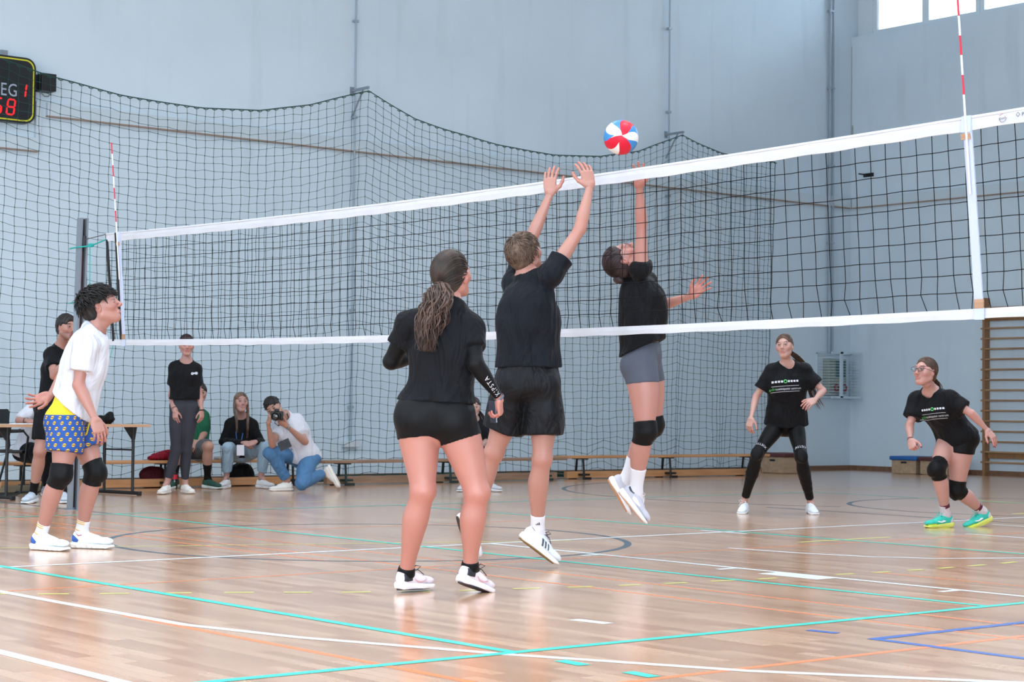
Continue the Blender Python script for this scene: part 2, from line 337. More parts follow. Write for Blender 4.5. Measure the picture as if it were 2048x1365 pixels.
o = tag(MB().box((13.66, Y1-.07, .42), (13.90, Y1, .50), bev=.006).build('wall_socket', mat('white_plastic', (.8, .84, .87), .4)), 'small white socket box low on the wall above the benches', 'socket')
# stains near the corner
struct('trim_5', MB().box((X1-.003, Y1-.012, 5.3), (X1, Y1-.002, 6.9)).box((X1-.003, Y1-.045, 5.42), (X1, Y1-.012, 5.60)), mat('rust_stain', (.64, .66, .66), .9, var=.3, vscale=20))

# ------------------------------------------------------------------ wall cage with regulator box
cage = empty('wall_cage', (22.78, Y1, 1.17), label='white wire guard cage on the back wall around a control panel', cat='guard cage')
M_CW = mat('cage_white', (.74, .82, .87), .5); cg = MB()
for z in np.arange(0, .72, .045): cg.tube([(0, -.005, z), (.1, -.28, z), (.7, -.28, z), (.78, -.005, z)], .004, 4)
cg.box((-.02, -.03, -.02), (.82, 0, .02)).box((-.02, -.03, .69), (.82, 0, .73)).box((-.02, -.03, 0), (.02, 0, .7)).box((.78, -.03, 0), (.82, 0, .7)); cg.build('wire_frame', M_CW, cage)
MB().box((.22, -.31, -.01), (.28, -.285, .72)).box((.02, -.31, -.02), (.72, -.28, .015)).box((.02, -.31, .69), (.72, -.28, .72)).build('cage_door', M_CW, cage)
pnl = empty('control_panel', (22.92, Y1, 1.22), label='grey electrical control box with green window inside the wire cage', cat='control box')
MB().box((0, -.14, 0), (.42, 0, .56), bev=.01).build('housing', mat('grey_green_box', (.55, .60, .58), .6), pnl)
MB().box((.16, -.152, .27), (.38, -.141, .53)).build('window', mat('green_glass', (.25, .42, .42), .2), pnl); MB().box((.23, -.155, .2), (.31, -.141, .24)).build('warning_plate', mat('amber_sign', (.72, .56, .15), .5), pnl)
for x in (.17, .36): MB().tube([(x+.05*math.cos(a), -.15, .1+.05*math.sin(a)) for a in np.linspace(0, 2*math.pi, 17)[:-1]], .012, 6, closed=True).build('emergency_ring', mat('dark_red_plastic', (.5, .08, .16), .5), pnl)

# ------------------------------------------------------------------ scoreboard
def rrect(x0, z0, x1, z1, r, n=7):
    P = []
    for cx, cz, a0 in ((x1-r, z1-r, 0), (x0+r, z1-r, 90), (x0+r, z0+r, 180), (x1-r, z0+r, 270)):
        for i in range(n): a = math.radians(a0+90*i/(n-1)); P.append((cx+r*math.cos(a), cz+r*math.sin(a)))
    return P
RX = Matrix.Rotation(math.pi/2, 4, 'X')
SY = Y1-.12
sb = empty('scoreboard', (8.2, SY, 4.5), label='black electronic scoreboard with yellow outline and red digits', cat='scoreboard')
# local frame: x right, z up, front faces -Y
def plate(mb, poly, y0, y1, m=0): mb.add([(x, y0, z) for x, z in poly]+[(x, y1, z) for x, z in poly], [tuple(range(len(poly))), tuple(range(len(poly), 2*len(poly)))[::-1]]+[(i, len(poly)+i, len(poly)+(i+1) % len(poly), (i+1) % len(poly)) for i in range(len(poly))], m)
SW0, SW1, SZ0, SZ1 = -1.35, 1.115, -.385, .365
mb = MB(); plate(mb, rrect(SW0, SZ0, SW1, SZ1, .12), 0, .11); mb.build('housing', mat('scoreboard_black', (.07, .09, .11), .35), sb)
oy = rrect(SW0+.022, SZ0+.022, SW1-.022, SZ1-.022, .10); iy = rrect(SW0+.037, SZ0+.037, SW1-.037, SZ1-.037, .09)
mb = MB(); k = len(oy); mb.add([(x, -.002, z) for x, z in oy]+[(x, -.002, z) for x, z in iy], [(i, (i+1) % k, k+(i+1) % k, k+i) for i in range(k)]); mb.build('yellow_outline', mat('yellow_trim', (.80, .80, .16), .5), sb)
M_LED = mat('red_led', (.8, .1, .12), .4, emit=(1, .12, .16), estr=.9)
SEG = {'a': (0, 1, 1, 1), 'b': (1, .5, 1, 1), 'c': (1, 0, 1, .5), 'd': (0, 0, 1, 0), 'e': (0, 0, 0, .5), 'f': (0, .5, 0, 1), 'g': (0, .5, 1, .5)}
DIG = {'1': 'bc', '5': 'afgcd', '8': 'abcdefg', '4': 'fgbc', '2': 'abged', '0': 'abcdef'}
def digit(ch, x, z, w, h):
    mb = MB(); t = .0095
    for s in DIG[ch]:
        a = SEG[s]; p = np.array([x+a[0]*w+.02*a[1], z+a[1]*h]); q = np.array([x+a[2]*w+.02*a[3], z+a[3]*h]); d = (q-p)/np.linalg.norm(q-p); n = np.array([-d[1], d[0]])*t; p = p+d*t*.35; q = q-d*t*.35
        poly = [p, p+d*t+n, q-d*t+n, q, q-d*t-n, p+d*t-n]; plate(mb, [tuple(v) for v in poly][::-1], -.006, .0)
    mb.build('digit', M_LED, sb)
digit('1', .985, -.085, .0, .15); digit('8', .765, -.30, .085, .17); digit('5', .61, -.30, .085, .17); digit('0', -.9, -.30, .085, .17); digit('4', -.35, -.085, .085, .14)
M_LET = mat('light_grey_lettering', (.62, .68, .76), .5)
for word, xr in (('VENDEG', .885), ('HAZAI', -.45)):
    vs, fs = text_mesh(word, .205, spacing=1.08); vs = [(x*.80, -.003, z*1.0-.03) for x, z, _ in vs]; mxx = max(v[0] for v in vs); MB().add([(x-mxx+xr, y, z) for x, y, z in vs], fs).build('lettering', M_LET, sb)
for hx in (.70, -.8): MB().box((hx, .02, SZ1), (hx+.08, .06, SZ1+.06)).build('hanger', mat('steel', (.6, .64, .68), .35, .8), sb)
hb = empty('horn_box', (9.36, Y1-.18, 4.51), label='small black speaker box on the wall beside the scoreboard', cat='speaker')
MB().box((0, 0, 0), (.18, .18, .2), bev=.006).build('housing', M_DK, hb); MB().tube([(.02, .08, -.01), (.06, .05, -.06), (.12, .08, -.05), (.16, .1, -.01)], .007, 6).build('cable', mat('grey_cable', (.45, .5, .52), .6), hb)

# ------------------------------------------------------------------ wall brackets and green safety net
M_ST = mat('bracket_steel', (.55, .60, .64), .5, .4)
for bx, lab in ((13.75, 'grey steel bracket holding the left peak of the green net'), (19.40, 'grey steel bracket holding the right peak of the green net'), (8.08, 'grey steel bracket for the green net left of the scoreboard edge')):
    b = empty('net_bracket', (bx, Y1, 5.03), label=lab, cat='bracket', group=None)
    MB().box((-.015, -.38, -.015), (.015, -.005, .015)).box((-.03, -.012, -.05), (.03, 0, .05)).build('arm', M_ST, b)
    MB().tube([(0, -.01, -.35), (0, -.26, -.01)], .012, 6).build('brace', M_ST, b); MB().tube([(0, -.36, -.015), (0, -.37, -.07)], .004, 6).build('hook', M_ST, b)
rope = [(7.2, 4.72), (8.08, 4.98), (8.76, 4.77), (9.36, 4.64), (10.3, 4.52), (11.3, 4.49), (12.13, 4.55), (12.86, 4.70), (13.74, 4.98), (14.49, 4.70), (15.07, 4.60), (15.92, 4.49), (16.91, 4.45), (17.75, 4.51), (18.52, 4.66), (19.38, 4.98), (19.75, 4.88), (20.2, 4.79), (20.8, 4.76), (21.32, 4.76)]
RXs = [p[0] for p in rope]; RZs = [p[1] for p in rope]
NCOL = 118; NROW = 47
un = [8.0]
while un[-1] < 21.3: un.append(un[-1]+(.125 if un[-1] < 19.5 else .105))
un = np.array(un); 
PK = [8.08, 13.74, 19.38]
def gnet(i, j):
    x = un[i]; t = j/NROW; z = np.interp(x, RXs, RZs)*(1-t)+.05*t
    near = min(abs(x-p) for p in PK)
    xx = x - .10*math.sin(t*2.2)*math.exp(-near*.8)*0 - (.16*t if x > 20.6 else .16*t*max(0, (x-19.4)/1.2) if x > 19.4 else 0)
    sk = sum(math.exp(-((x-p-.25)/.7)**2) for p in PK); xx -= .16*t*sk
    fold = .05*math.sin(x*3.1+1.3*math.sin(t*2))+.03*math.sin(x*7.7+t*3)
    if x > 19.4: fold = .09*math.sin((x-19.4)*6.5)*(.3+.7*t)
    y = 19.63+fold*(.15+.85*t)
    jz = .008*math.sin(i*1.7+j*2.3)+.006*math.sin(i*.61-j*1.1)
    if t > .78: jz += .022*math.sin(i*.9+j*.7)*(t-.78)/.22; y -= .15*(t-.78)*abs(math.sin(i*.37))
    if t > .9: z += .05*math.sin(i*.5)**2
    return np.array([xx+.006*math.sin(j*1.3+i), y, max(.02, z+(jz if j else 0))])
G = [[gnet(i, j) for j in range(NROW+1)] for i in range(len(un))]
M_GN = mat('green_net_cord', (.06, .24, .23), .7)
gn = empty('safety_net', (14.6, 19.63, 0), label='dark green safety net hung along the back wall', cat='net')
def rel(p, o): return tuple(np.array(p)-np.array(o))
GO = (14.6, 19.63, 0)
mb = MB()
for i in range(len(un)): mb.tube([rel(p, GO) for p in G[i]], .0028, 4, cap=False)
for j in range(1, NROW+1):
    mb.tube([rel(G[i][j]+np.array([0, 0, (.004 if i % 2 else -.004)]), GO) for i in range(len(un))], .0028, 4, cap=False)
mb.build('mesh', M_GN, gn)
mb = MB(); s = .0088
for i in range(len(un)):
    for j in range(1, NROW+1):
        p = G[i][j]-np.array(GO); mb.add([p+np.array(d)*s for d in ((1, 0, 0), (-1, 0, 0), (0, 1, 0), (0, -1, 0), (0, 0, 1), (0, 0, -1))], [(0, 2, 4), (2, 1, 4), (1, 3, 4), (3, 0, 4), (2, 0, 5), (1, 2, 5), (3, 1, 5), (0, 3, 5)])
mb.build('knots', M_GN, gn)
mb = MB().tube([rel(G[i][0]+np.array([0, 0, .006]), GO) for i in range(len(un))], .007, 6).tube([rel(p, GO) for p in G[-1]], .006, 6)
for i in range(len(un)): p = G[i][0]-np.array(GO); mb.tube([p+np.array([-.035, 0, 0]), p+np.array([-.01, 0, -.012]), p+np.array([.01, 0, -.012]), p+np.array([.035, 0, .002])], .006, 4)
mb.build('border_rope', M_GN, gn)
mb = MB()
mb.tube([(x-GO[0], -.30-.05*math.sin(x*2.1), .025+.012*math.sin(x*5)) for x in np.arange(8.1, 20.8, .12)], .022, 6)
for q in range(5): mb.tube([(x-GO[0], -.22-.03*q+.05*math.sin(x*3.1+q), .04+.05*abs(math.sin(x*(2.2+.31*q)+q))) for x in np.arange(8.1, 20.8, .1)], .005, 4)
mb.build('bottom_bundle', M_GN, gn)
o = empty('hook_end', (X1, 19.63, 4.76), label='small black wall hook beyond the green net end', cat='hook'); MB().box((-.02, -.1, -.03), (0, .1, .03)).box((-.25, -.01, -.012), (-.02, .01, .008)).build('hook', M_DK, o)

# ------------------------------------------------------------------ volleyball net, antennas, posts
NX, NYL, NYR = 7.65, 14.86, 5.10
def ntop(y):
    t = (y-NYR)/(NYL-NYR); return 2.43-.06*4*t*(1-t)
def nbot(y):
    t = (y-NYR)/(NYL-NYR); return 1.415+.04*t*t-.035*4*t*(1-t)
vn = empty('volleyball_net', (NX, 10, 0), label='volleyball net with white tapes strung across the court', cat='net')
M_BK = mat('black_net_cord', (.02, .024, .035), .8, spec=.2); M_TP = mat('white_canvas_tape', (.76, .77, .80), .7, bump=.25, bscale=25, var=.05, vscale=10)
def tape(yy, zt, zb, thick, name, m, wob=.0):
    mb = MB(); n = len(yy); prof = [(-thick, 0), (-thick*.6, 1), (thick*.6, 1), (thick, 0), (thick*.6, -1), (-thick*.6, -1)]
    vs = []
    for i, y in enumerate(yy):
        a, b = zt(y), zb(y); c = (a+b)/2; h = (a-b)/2
        for k, (dx, dz) in enumerate(prof): vs.append((dx+wob*math.sin(y*9+dz*1.5)+wob*.5*math.sin(y*23), y-10, c+dz*h+(wob*1.2*math.sin(y*15) if dz < 0 else 0)))
    fs = [(i*6+k, i*6+(k+1) % 6, (i+1)*6+(k+1) % 6, (i+1)*6+k) for i in range(n-1) for k in range(6)]+[tuple(range(6)), tuple((n-1)*6+k for k in range(6))[::-1]]
    mb.add(vs, fs); return mb.build(name, m, vn)
yy = np.arange(NYR, NYL+.001, .04)
tt = tape(yy, ntop, lambda y: ntop(y)-.07, .007, 'top_tape', M_TP, .0018)
tape(yy, lambda y: nbot(y)+.05, nbot, .005, 'bottom_tape', M_TP, .0015)
mb = MB().tube([(0, y-10, ntop(y)-.006) for y in yy], .0095, 8); mb.build('top_hem', M_TP, vn, True)
mb = MB(); ny = int((NYL-NYR)/.1)
ys = [NYL-.1*i for i in range(ny+1)]
for i, y in enumerate(ys):
    a = ntop(y)-.065; b = nbot(y)+.045; K = 10; pts = []
    for k in range(K+1):
        z = a+(b-a)*k/K; dy = .0015*math.sin(i*2.1+k*1.7)+(.012*math.sin(i*1.3) if k == K-1 else 0)
        if k == K: dy = .018*math.sin(i*2.7)-.01
        pts.append((.001, y-10+dy-.05*(k/K)*(1 if y < 7 else .3), z))
        pts and None
    mb.tube(pts, .0023, 5, cap=False)
for k in range(1, 10):
    pts = []
    for i, y in enumerate(np.arange(NYR, NYL+.01, .05)):
        a = ntop(y)-.065; b = nbot(y)+.045
        pts.append((-.001, y-10, a+(b-a)*k/10+.0012*math.sin(y*62.8/2+k)+.002*math.sin(y*7+k)))
    mb.tube(pts, .0023, 5, cap=False)
mb.build('mesh', M_BK, vn)
M_BEL = mat('black_webbing', (.035, .04, .06), .8)
def ribbon(mb, p, q, w, th, m=0):
    p = np.array(p, float); q = np.array(q, float); n = 8; yv = np.array([0, w/2, 0]); xv = np.array([th, 0, 0])
    vs = []
    for i in range(n+1):
        c = p+(q-p)*i/n
        for s1, s2 in ((-1, -1), (1, -1), (1, 1), (-1, 1)): vs.append(c+s1*xv+s2*yv)
    mb.add(vs, [(4*i+k, 4*i+(k+1) % 4, 4*i+4+(k+1) % 4, 4*i+4+k) for i in range(n) for k in range(4)]+[(3, 2, 1, 0), (4*n, 4*n+1, 4*n+2, 4*n+3)], m)
for y0, y1, bk in ((14.62, 14.49, True), (5.735, 5.655, False)):
    mb = MB(); ribbon(mb, (-.008, y0-10, ntop(y0)+.003), (-.008, y1-10, nbot(y1)-.003), .05, .004); mb.build('side_band', mat('side_band_white', (.70, .73, .82), .6, bump=.15, bscale=30), vn)
    if bk:
        mb = MB(); ribbon(mb, (-.014, y0+.045-10, ntop(y0)+.0), (-.014, y1+.045-10, nbot(y1)+.05), .035, .003); mb.build('antenna_pocket', M_BEL, vn)
    M_BEI = wood('tan_leather', (.60, .45, .34), (.70, .56, .45), 1, 8)
    mb = MB(); ribbon(mb, (-.015, y0-10+.005, ntop(y0)-.085), (-.015, y0-10+.0, ntop(y0)-.115), .056, .003); mb.build('leather_strap', M_BEI, vn); mb = MB()
    ribbon(mb, (-.015, y1-10, nbot(y1)+.095), (-.015, y1-10, nbot(y1)+.05), .054, .003); mb.build('leather_strap', M_BEI, vn)
    mb = MB(); ribbon(mb, (-.013, y0-10, ntop(y0)+.004), (-.013, y0-10, ntop(y0)-.078), .056, .003); M_VC = mat('velcro_pale', (.72, .76, .84), .7); mb.build('velcro_patch', M_VC, vn); mb = MB(); ribbon(mb, (-.013, y1-10, nbot(y1)+.052), (-.013, y1-10, nbot(y1)-.006), .056, .003); mb.build('velcro_patch', M_VC, vn)
mb = MB(); ribbon(mb, (0, NYL-10, ntop(NYL)), (0, NYL-10-.17, nbot(NYL)), .035, .004); mb.build('edge_webbing', M_BEL, vn); mb = MB(); ribbon(mb, (0, NYR-10, ntop(NYR)), (0, NYR-10, nbot(NYR)), .035, .004); mb.build('edge_webbing', M_BEL, vn)
# marks printed on the top tape: round emblem and maker name
def on_net(vs, fs, y, z, m, name, sx=1, sz=1, x=-.0125): MB().add([(x, y-10-a*sx, z+b*sz) for a, b, _ in vs], [f[::-1] for f in fs]).build(name, m, vn)
M_PR = mat('dark_print', (.2, .2, .26), .6); M_PRR = mat('red_print', (.7, .12, .2), .6)
ye = 5.735-.215; ze = ntop(ye)-.036
def ringmesh(r0, r1, a0, a1, n=28):
    vs = []; fs = []
    for i in range(n+1):
        a = math.radians(a0+(a1-a0)*i/n); vs += [(r0*math.cos(a), r0*math.sin(a), 0), (r1*math.cos(a), r1*math.sin(a), 0)]
    return vs, [(2*i, 2*i+1, 2*i+3, 2*i+2) for i in range(n)]
on_net(*ringmesh(.019, .021, 170, 370), ye, ze, M_PR, 'printed_emblem'); on_net(*ringmesh(.019, .021, 80, 150), ye, ze, M_PRR, 'printed_emblem')
on_net(*text_mesh('DVV', .016), ye+.003, ze-.003, M_PR, 'printed_lettering'); on_net(*text_mesh('1', .02), ye-.014, ze+.003, M_PRR, 'printed_lettering')
on_net(*text_mesh('◇ POLSPORT', .026), ye-.155, ze+.006, M_PR, 'printed_lettering')
M_REDS = mat('antenna_red', (.78, .10, .22), .4); M_WHT = mat('antenna_white', (.88, .90, .93), .4)
for yb, zb, yt, lab in ((14.56, 1.95, 14.76, 'thin red and white net antenna beside the left post'), (5.70, 1.95, 5.80, 'thin red and white net antenna on the right side band')):
    a = empty('net_antenna', (NX-.02, yb, zb), label=lab, cat='antenna'); Lz = 3.215-zb if yb > 10 else 3.225-zb
    mb = MB()
    for i in range(12):
        t1 = 1-i*.1/Lz; t0 = max(0, 1-(i+1)*.1/Lz)
        if t1 <= 0: break
        m_ = 0 if (i % 2 == 0 and i < 8) else 1
        mb.tube([(0, (yt-yb)*t0, Lz*t0), (0, (yt-yb)*t1, Lz*t1)], .0055, 8, m_)
    mb.build('rod', [M_REDS, M_WHT], a, True)
M_AL = mat('brushed_aluminium', (.50, .53, .57), .42, .35, bump=.05, bscale=80, stretch=(1, 1, .05)); M_ALD = mat('dark_slot', (.16, .15, .16), .5, .3)
def post(y, rz, lab):
    p = empty('net_post', (NX, y, 0), rz, label=lab, cat='post')
    # C-profile, slot facing the net
    mb = MB(); H = 2.60
    mb.prism([(-.036, .042), (-.036, -.042), (-.018, -.042), (-.018, .0), (.018, .0), (.018, -.042), (.036, -.042), (.036, .042)], 0, H)
    mb.build('profile', M_AL, p)
    MB().box((-.0175, -.004, .02), (.0175, .0, H-.01)).build('slot_liner', M_ALD, p)
    MB().tube([(0, -.01, .9), (0, -.01, 2.3)], .009, 8).build('screw_spindle', mat('spindle', (.35, .2, .24), .4, .5), p)
    MB().box((-.014, -.06, 2.35), (.014, -.006, 2.44), bev=.004).build('pulley_block', mat('dark_steel', (.25, .25, .27), .4, .7), p)
    mb = MB()
    for k in range(7): mb.box((-.0375, -.040, 1.25+k*.03), (-.0362, .04, 1.27+k*.03))
    mb.build('scale_marks', M_DK, p)
    MB().box((-.075, -.075, 0), (.075, .075, .006), bev=.002).build('floor_plate', mat('steel', (.6, .64, .68), .35, .8), p)
    MB().box((-.0375, -.03, 1.5), (-.0362, .035, 1.85)).build('height_sleeve', mat('sleeve_grey', (.58, .62, .66), .45, .6), p)
    return p
P1_ = post(15.414, 0, 'aluminium net post standing behind the player in white'); P1_.rotation_euler = (.038, 0, 0); post(4.35, math.pi, 'aluminium net post at the near end of the net')
M_RT = mat('teal_rope', (.1, .62, .60), .6); M_CB = mat('steel_cable', (.42, .38, .4), .4, .6)
tag(MB().tube([(NX, 15.32, 2.40), (NX, NYL+.01, ntop(NYL)-.005)], .004, 6).build('net_cable', M_CB), 'steel cable between the left post and the top of the volleyball net', 'cable'); tag(MB().tube([(NX, 4.42, 2.42), (NX, NYR-.01, ntop(NYR)-.005)], .004, 6).build('net_cable', M_CB), 'steel cable between the near post and the top of the volleyball net', 'cable')
cb = tag(MB().tube([(NX-.05, 15.46, 2.33), (NX-.05, 15.34, 2.335), (NX, 15.15, 2.34), (NX, NYL, 2.38)], .007, 6).tube([(NX-.01, 15.15, 2.34), (NX-.01, 15.14, 2.0), (NX-.005, 15.12, 1.5), (NX, 15.13, .9), (NX, 15.1, .35)], .005, 6).tube([(NX-.05, 15.465, 1.84), (NX-.05, 15.34, 1.845)], .005, 6).tube([(NX, 15.13, .6), (NX, NYL-.17, nbot(NYL)+.02)], .003, 5).box((NX-.015, 15.12, 2.33), (NX+.015, 15.18, 2.36)).build('tension_rope', M_RT), 'teal tension rope tied around the left net post', 'rope')

# ------------------------------------------------------------------ benches
M_B1 = wood('bench_honey', (.70, .50, .33), (.80, .60, .42), 0, 4); M_B2 = wood('bench_worn', (.50, .40, .32), (.62, .50, .41), 0, 4); M_LG = mat('bench_leg_black', (.05, .06, .07), .5); M_LG2 = mat('bench_leg_green', (.10, .19, .18), .55)
def bench(x0, x1, y, h, mw, ml, lab, dy=0., legs=None):
    ang = math.atan2(dy, x1-x0); L_ = math.hypot(x1-x0, dy)
    b = empty('gym_bench', (x0, y, 0), ang, label=lab, cat='bench')
    MB().box((0, -.13, h-.035), (L_, .13, h), bev=.008).build('seat', mw, b); MB().box((.1, -.035, .015), (L_-.1, .035, .105), bev=.004).build('lower_beam', mw, b)
    for lx in (legs or (.35, L_/2, L_-.35)):
        mb = MB()
        for s in (-1, 1):
            mb.tube([(lx+s*.03, s*.10, h-.04), (lx+s*.05, s*.15, .01)], .016, 6)
        mb.box((lx-.06, -.17, 0), (lx+.06, -.13, .03)).box((lx-.06, .13, 0), (lx+.06, .17, .03)).box((lx-.06, -.14, .05), (lx+.06, .14, .075)).box((lx-.05, -.11, h-.05), (lx+.05, .11, h-.036)); mb.build('leg', ml, b)
    return b
bench(8.45, 12.55, 18.93, .315, M_B1, M_LG, 'honey coloured gym bench on which the spectators sit', .0); bench(12.42, 16.35, 18.655, .30, M_B2, M_LG2, 'worn brown gym bench behind the near players', .14); bench(16.42, 20.25, 18.90, .315, M_B1, M_LG, 'honey coloured gym bench beside the brown vaulting box', -.12)

# ------------------------------------------------------------------ vaulting boxes
M_VB = wood('vault_ply', (.62, .53, .43), (.70, .61, .51), 0, 3)
def vault(x, y, sx, sy, h, top, lab, hole=True):
    v = empty('vaulting_box', (x, y, 0), label=lab, cat='vaulting box')
    MB().box((0, 0, .012), (sx, sy, h-.05), bev=.004).box((.02, .02, 0), (sx-.02, sy-.02, .012)).build('box', M_VB, v)
    MB().box((-.03, -.03, h-.05), (sx+.03, sy+.03, h+.012), bev=.018).build('padded_top', top, v, True)
    if hole:
        MB().box((-.002, sy*.38, h*.62), (.0, sy*.62, h*.62+.03), bev=.0009).build('hand_slot', M_DK, v)
M_BRN = mat('oxblood_vinyl', (.33, .17, .19), .45, bump=.1, bscale=40); M_BLV = mat('blue_vinyl', (.12, .38, .66), .45, bump=.1, bscale=40)
vault(20.97, 19.05, .46, .45, .30, M_BRN, 'vaulting box with oxblood top at the end of the benches'); vault(22.80, 18.04, .45, .46, .26, M_BLV, 'vaulting box with bright blue top by the right wall'); vault(22.80, 17.46, .45, .50, .26, M_BRN, 'vaulting box with oxblood top beside the blue one')

# ------------------------------------------------------------------ wall bars
wb = empty('wall_bars', (X1, 16.0, 0), label='tall wooden wall bars fixed to the right wall', cat='wall bars')
M_W1 = wood('bars_upright', (.52, .38, .25), (.62, .46, .31), 2, 3); M_W2 = wood('bars_rung', (.58, .46, .34), (.68, .55, .41), 1, 3)
for yy_ in (1.30, .35, -.60, -1.55): MB().box((-.14, yy_-.02, 0), (-.005, yy_+.02, 2.68), bev=.005).build('upright', M_W1, wb)
for z in [.2+i*.155 for i in range(16)]:
    MB().tube([(-.11, 1.36, z), (-.11, -1.6, z)], .019, 10, flat=.8).build('rung', M_W2, wb, True)
for z in (.26, 2.33): MB().box((-.05, -1.55, z), (-.02, 1.30, z+.09)).build('cross_board', M_W1, wb)
# ================================================================== figures: sculpting with distance fields
V = lambda *a: np.array(a, float)
def nrm(v): v = np.asarray(v, float); return v/(np.linalg.norm(v)+1e-12)
class Limb:
    """rounded bar from a to b with an elliptical section that follows a profile (t, half width, half depth[, offset width, offset depth])"""
    def __init__(s, a, b, prof, side=(1, 0, 0), cap=1.0, cuts=(), inset=None):
        s.a = np.asarray(a, float); s.b = np.asarray(b, float); s.L = np.linalg.norm(s.b-s.a)+1e-9; s.n = (s.b-s.a)/s.L
        side = np.asarray(side, float); w = side-s.n*(side@s.n)
        if np.linalg.norm(w) < 1e-4: w = np.cross(s.n, V(.3, .5, .8))
        s.w = nrm(w); s.d = np.cross(s.n, s.w); s.cap = cap; s.cuts = list(cuts)
        prof = [tuple(p)+(0,)*(5-len(p)) for p in prof]; P = np.array(prof, float)
        t = np.linspace(0, 1, 65)
        if len(P) > 2:
            tab = []
            for c in range(1, 5):
                y = P[:, c]; x = P[:, 0]; m = np.gradient(y, x); i = np.clip(np.searchsorted(x, t)-1, 0, len(x)-2); h = x[i+1]-x[i]; u = np.clip((t-x[i])/h, 0, 1)
                tab.append((2*u**3-3*u**2+1)*y[i]+(u**3-2*u**2+u)*h*m[i]+(-2*u**3+3*u**2)*y[i+1]+(u**3-u**2)*h*m[i+1])
            s.tab = np.array(tab)
        else: s.tab = np.array([np.interp(t, P[:, 0], P[:, c]) for c in range(1, 5)])
        s.rm = float(max(s.tab[0].max()+abs(s.tab[2]).max(), s.tab[1].max()+abs(s.tab[3]).max()))*max(1, cap)
    def grow(s, g, g2=None, cuts=None, ext=0):
        o = object.__new__(Limb); o.__dict__ = dict(s.__dict__); o.tab = s.tab.copy(); o.tab[0] = s.tab[0]+g; o.tab[1] = s.tab[1]+(g if g2 is None else g2); o.rm = s.rm+max(g, g2 or g); o.cuts = list(cuts or []); return o
    def bounds(s): return np.minimum(s.a, s.b)-s.rm, np.maximum(s.a, s.b)+s.rm
    def ev(s, P):
        q = P-s.a; h = q@s.n; t = np.clip(h/s.L, 0, 1); e = (h-t*s.L)/s.cap; ti = t*64; i = np.minimum(ti.astype(np.int32), 63); f = ti-i
        T = s.tab; rw = T[0][i]*(1-f)+T[0][i+1]*f; rd = T[1][i]*(1-f)+T[1][i+1]*f
        u = q@s.w-(T[2][i]*(1-f)+T[2][i+1]*f); v = q@s.d-(T[3][i]*(1-f)+T[3][i+1]*f); re = np.minimum(rw, rd)
        a = u/rw; b = v/rd; c = e/re; k0 = np.sqrt(a*a+b*b+c*c)+1e-9; k1 = np.sqrt((a/rw)**2+(b/rd)**2+(c/re)**2)+1e-9
        r = k0*(k0-1)/k1
        for p, n in s.cuts: r = np.maximum(r, (P-p)@n)
        return r
class Ell:
    def __init__(s, c, r, x=(1, 0, 0), y=(0, 1, 0), cuts=()):
        s.c = np.asarray(c, float); s.r = np.asarray(r, float); s.x = nrm(x); y = np.asarray(y, float); s.y = nrm(y-s.x*(y@s.x)); s.z = np.cross(s.x, s.y); s.cuts = list(cuts)
    def grow(s, g, g2=None, cuts=None): o = Ell(s.c, s.r+g, s.x, s.y, cuts or ()); return o
    def bounds(s): m = s.r.max(); return s.c-m, s.c+m
    def ev(s, P):
        q = P-s.c; a = q@s.x/s.r[0]; b = q@s.y/s.r[1]; c = q@s.z/s.r[2]; k0 = np.sqrt(a*a+b*b+c*c)+1e-9; k1 = np.sqrt((a/s.r[0])**2+(b/s.r[1])**2+(c/s.r[2])**2)+1e-9
        r = k0*(k0-1)/k1
        for p, n in s.cuts: r = np.maximum(r, (P-p)@n)
        return r
def surface(items, h, cuts=(), carve=None, noise=None, pad=.02):
    """items: (primitive, blend radius, +1 add / -1 cut away). Returns vertices and quads of the blended surface."""
    lo = np.min([p.bounds()[0] for p, k, s in items if s > 0], 0)-pad; hi = np.max([p.bounds()[1] for p, k, s in items if s > 0], 0)+pad
    n = np.ceil((hi-lo)/h).astype(int)+2
    ax = [lo[i]+h*np.arange(n[i]) for i in range(3)]
    F = np.full(n, .3, np.float32)
    for p, k, s in items:
        a, b = p.bounds(); m = max(k, .012)+h*2+.004
        i0 = np.clip(np.floor((a-m-lo)/h).astype(int), 0, n); i1 = np.clip(np.ceil((b+m-lo)/h).astype(int)+1, 0, n)
        if (i1 <= i0).any(): continue
        sl = tuple(slice(i0[c], i1[c]) for c in range(3))
        g = np.stack(np.meshgrid(*[ax[c][sl[c]] for c in range(3)], indexing='ij'), -1)
        d = p.ev(g.reshape(-1, 3)).reshape(g.shape[:3]).astype(np.float32); A = F[sl]
        if s > 0: hh = np.maximum(k-np.abs(A-d), 0)/k; F[sl] = np.minimum(A, d)-hh*hh*k*.25
        else: hh = np.maximum(k-np.abs(A+d), 0)/k; F[sl] = np.maximum(A, -d)+hh*hh*k*.25
    G = None
    if cuts or noise is not None or carve:
        G = np.stack(np.meshgrid(*ax, indexing='ij'), -1).reshape(-1, 3)
        f = F.reshape(-1)
        if noise is not None:
            near = np.abs(f) < .05; f[near] += noise(G[near]).astype(np.float32)
        if carve:
            th, depth = carve
            for p, nn in cuts:
                dist = (G-p)@nn
                f2 = np.maximum(f+th, -(dist+depth)); f[:] = np.maximum(f, -f2)
        for p, nn in cuts: f[:] = np.maximum(f, (G-p)@nn)
        F = f.reshape(n)
    return nets(F, lo, h)
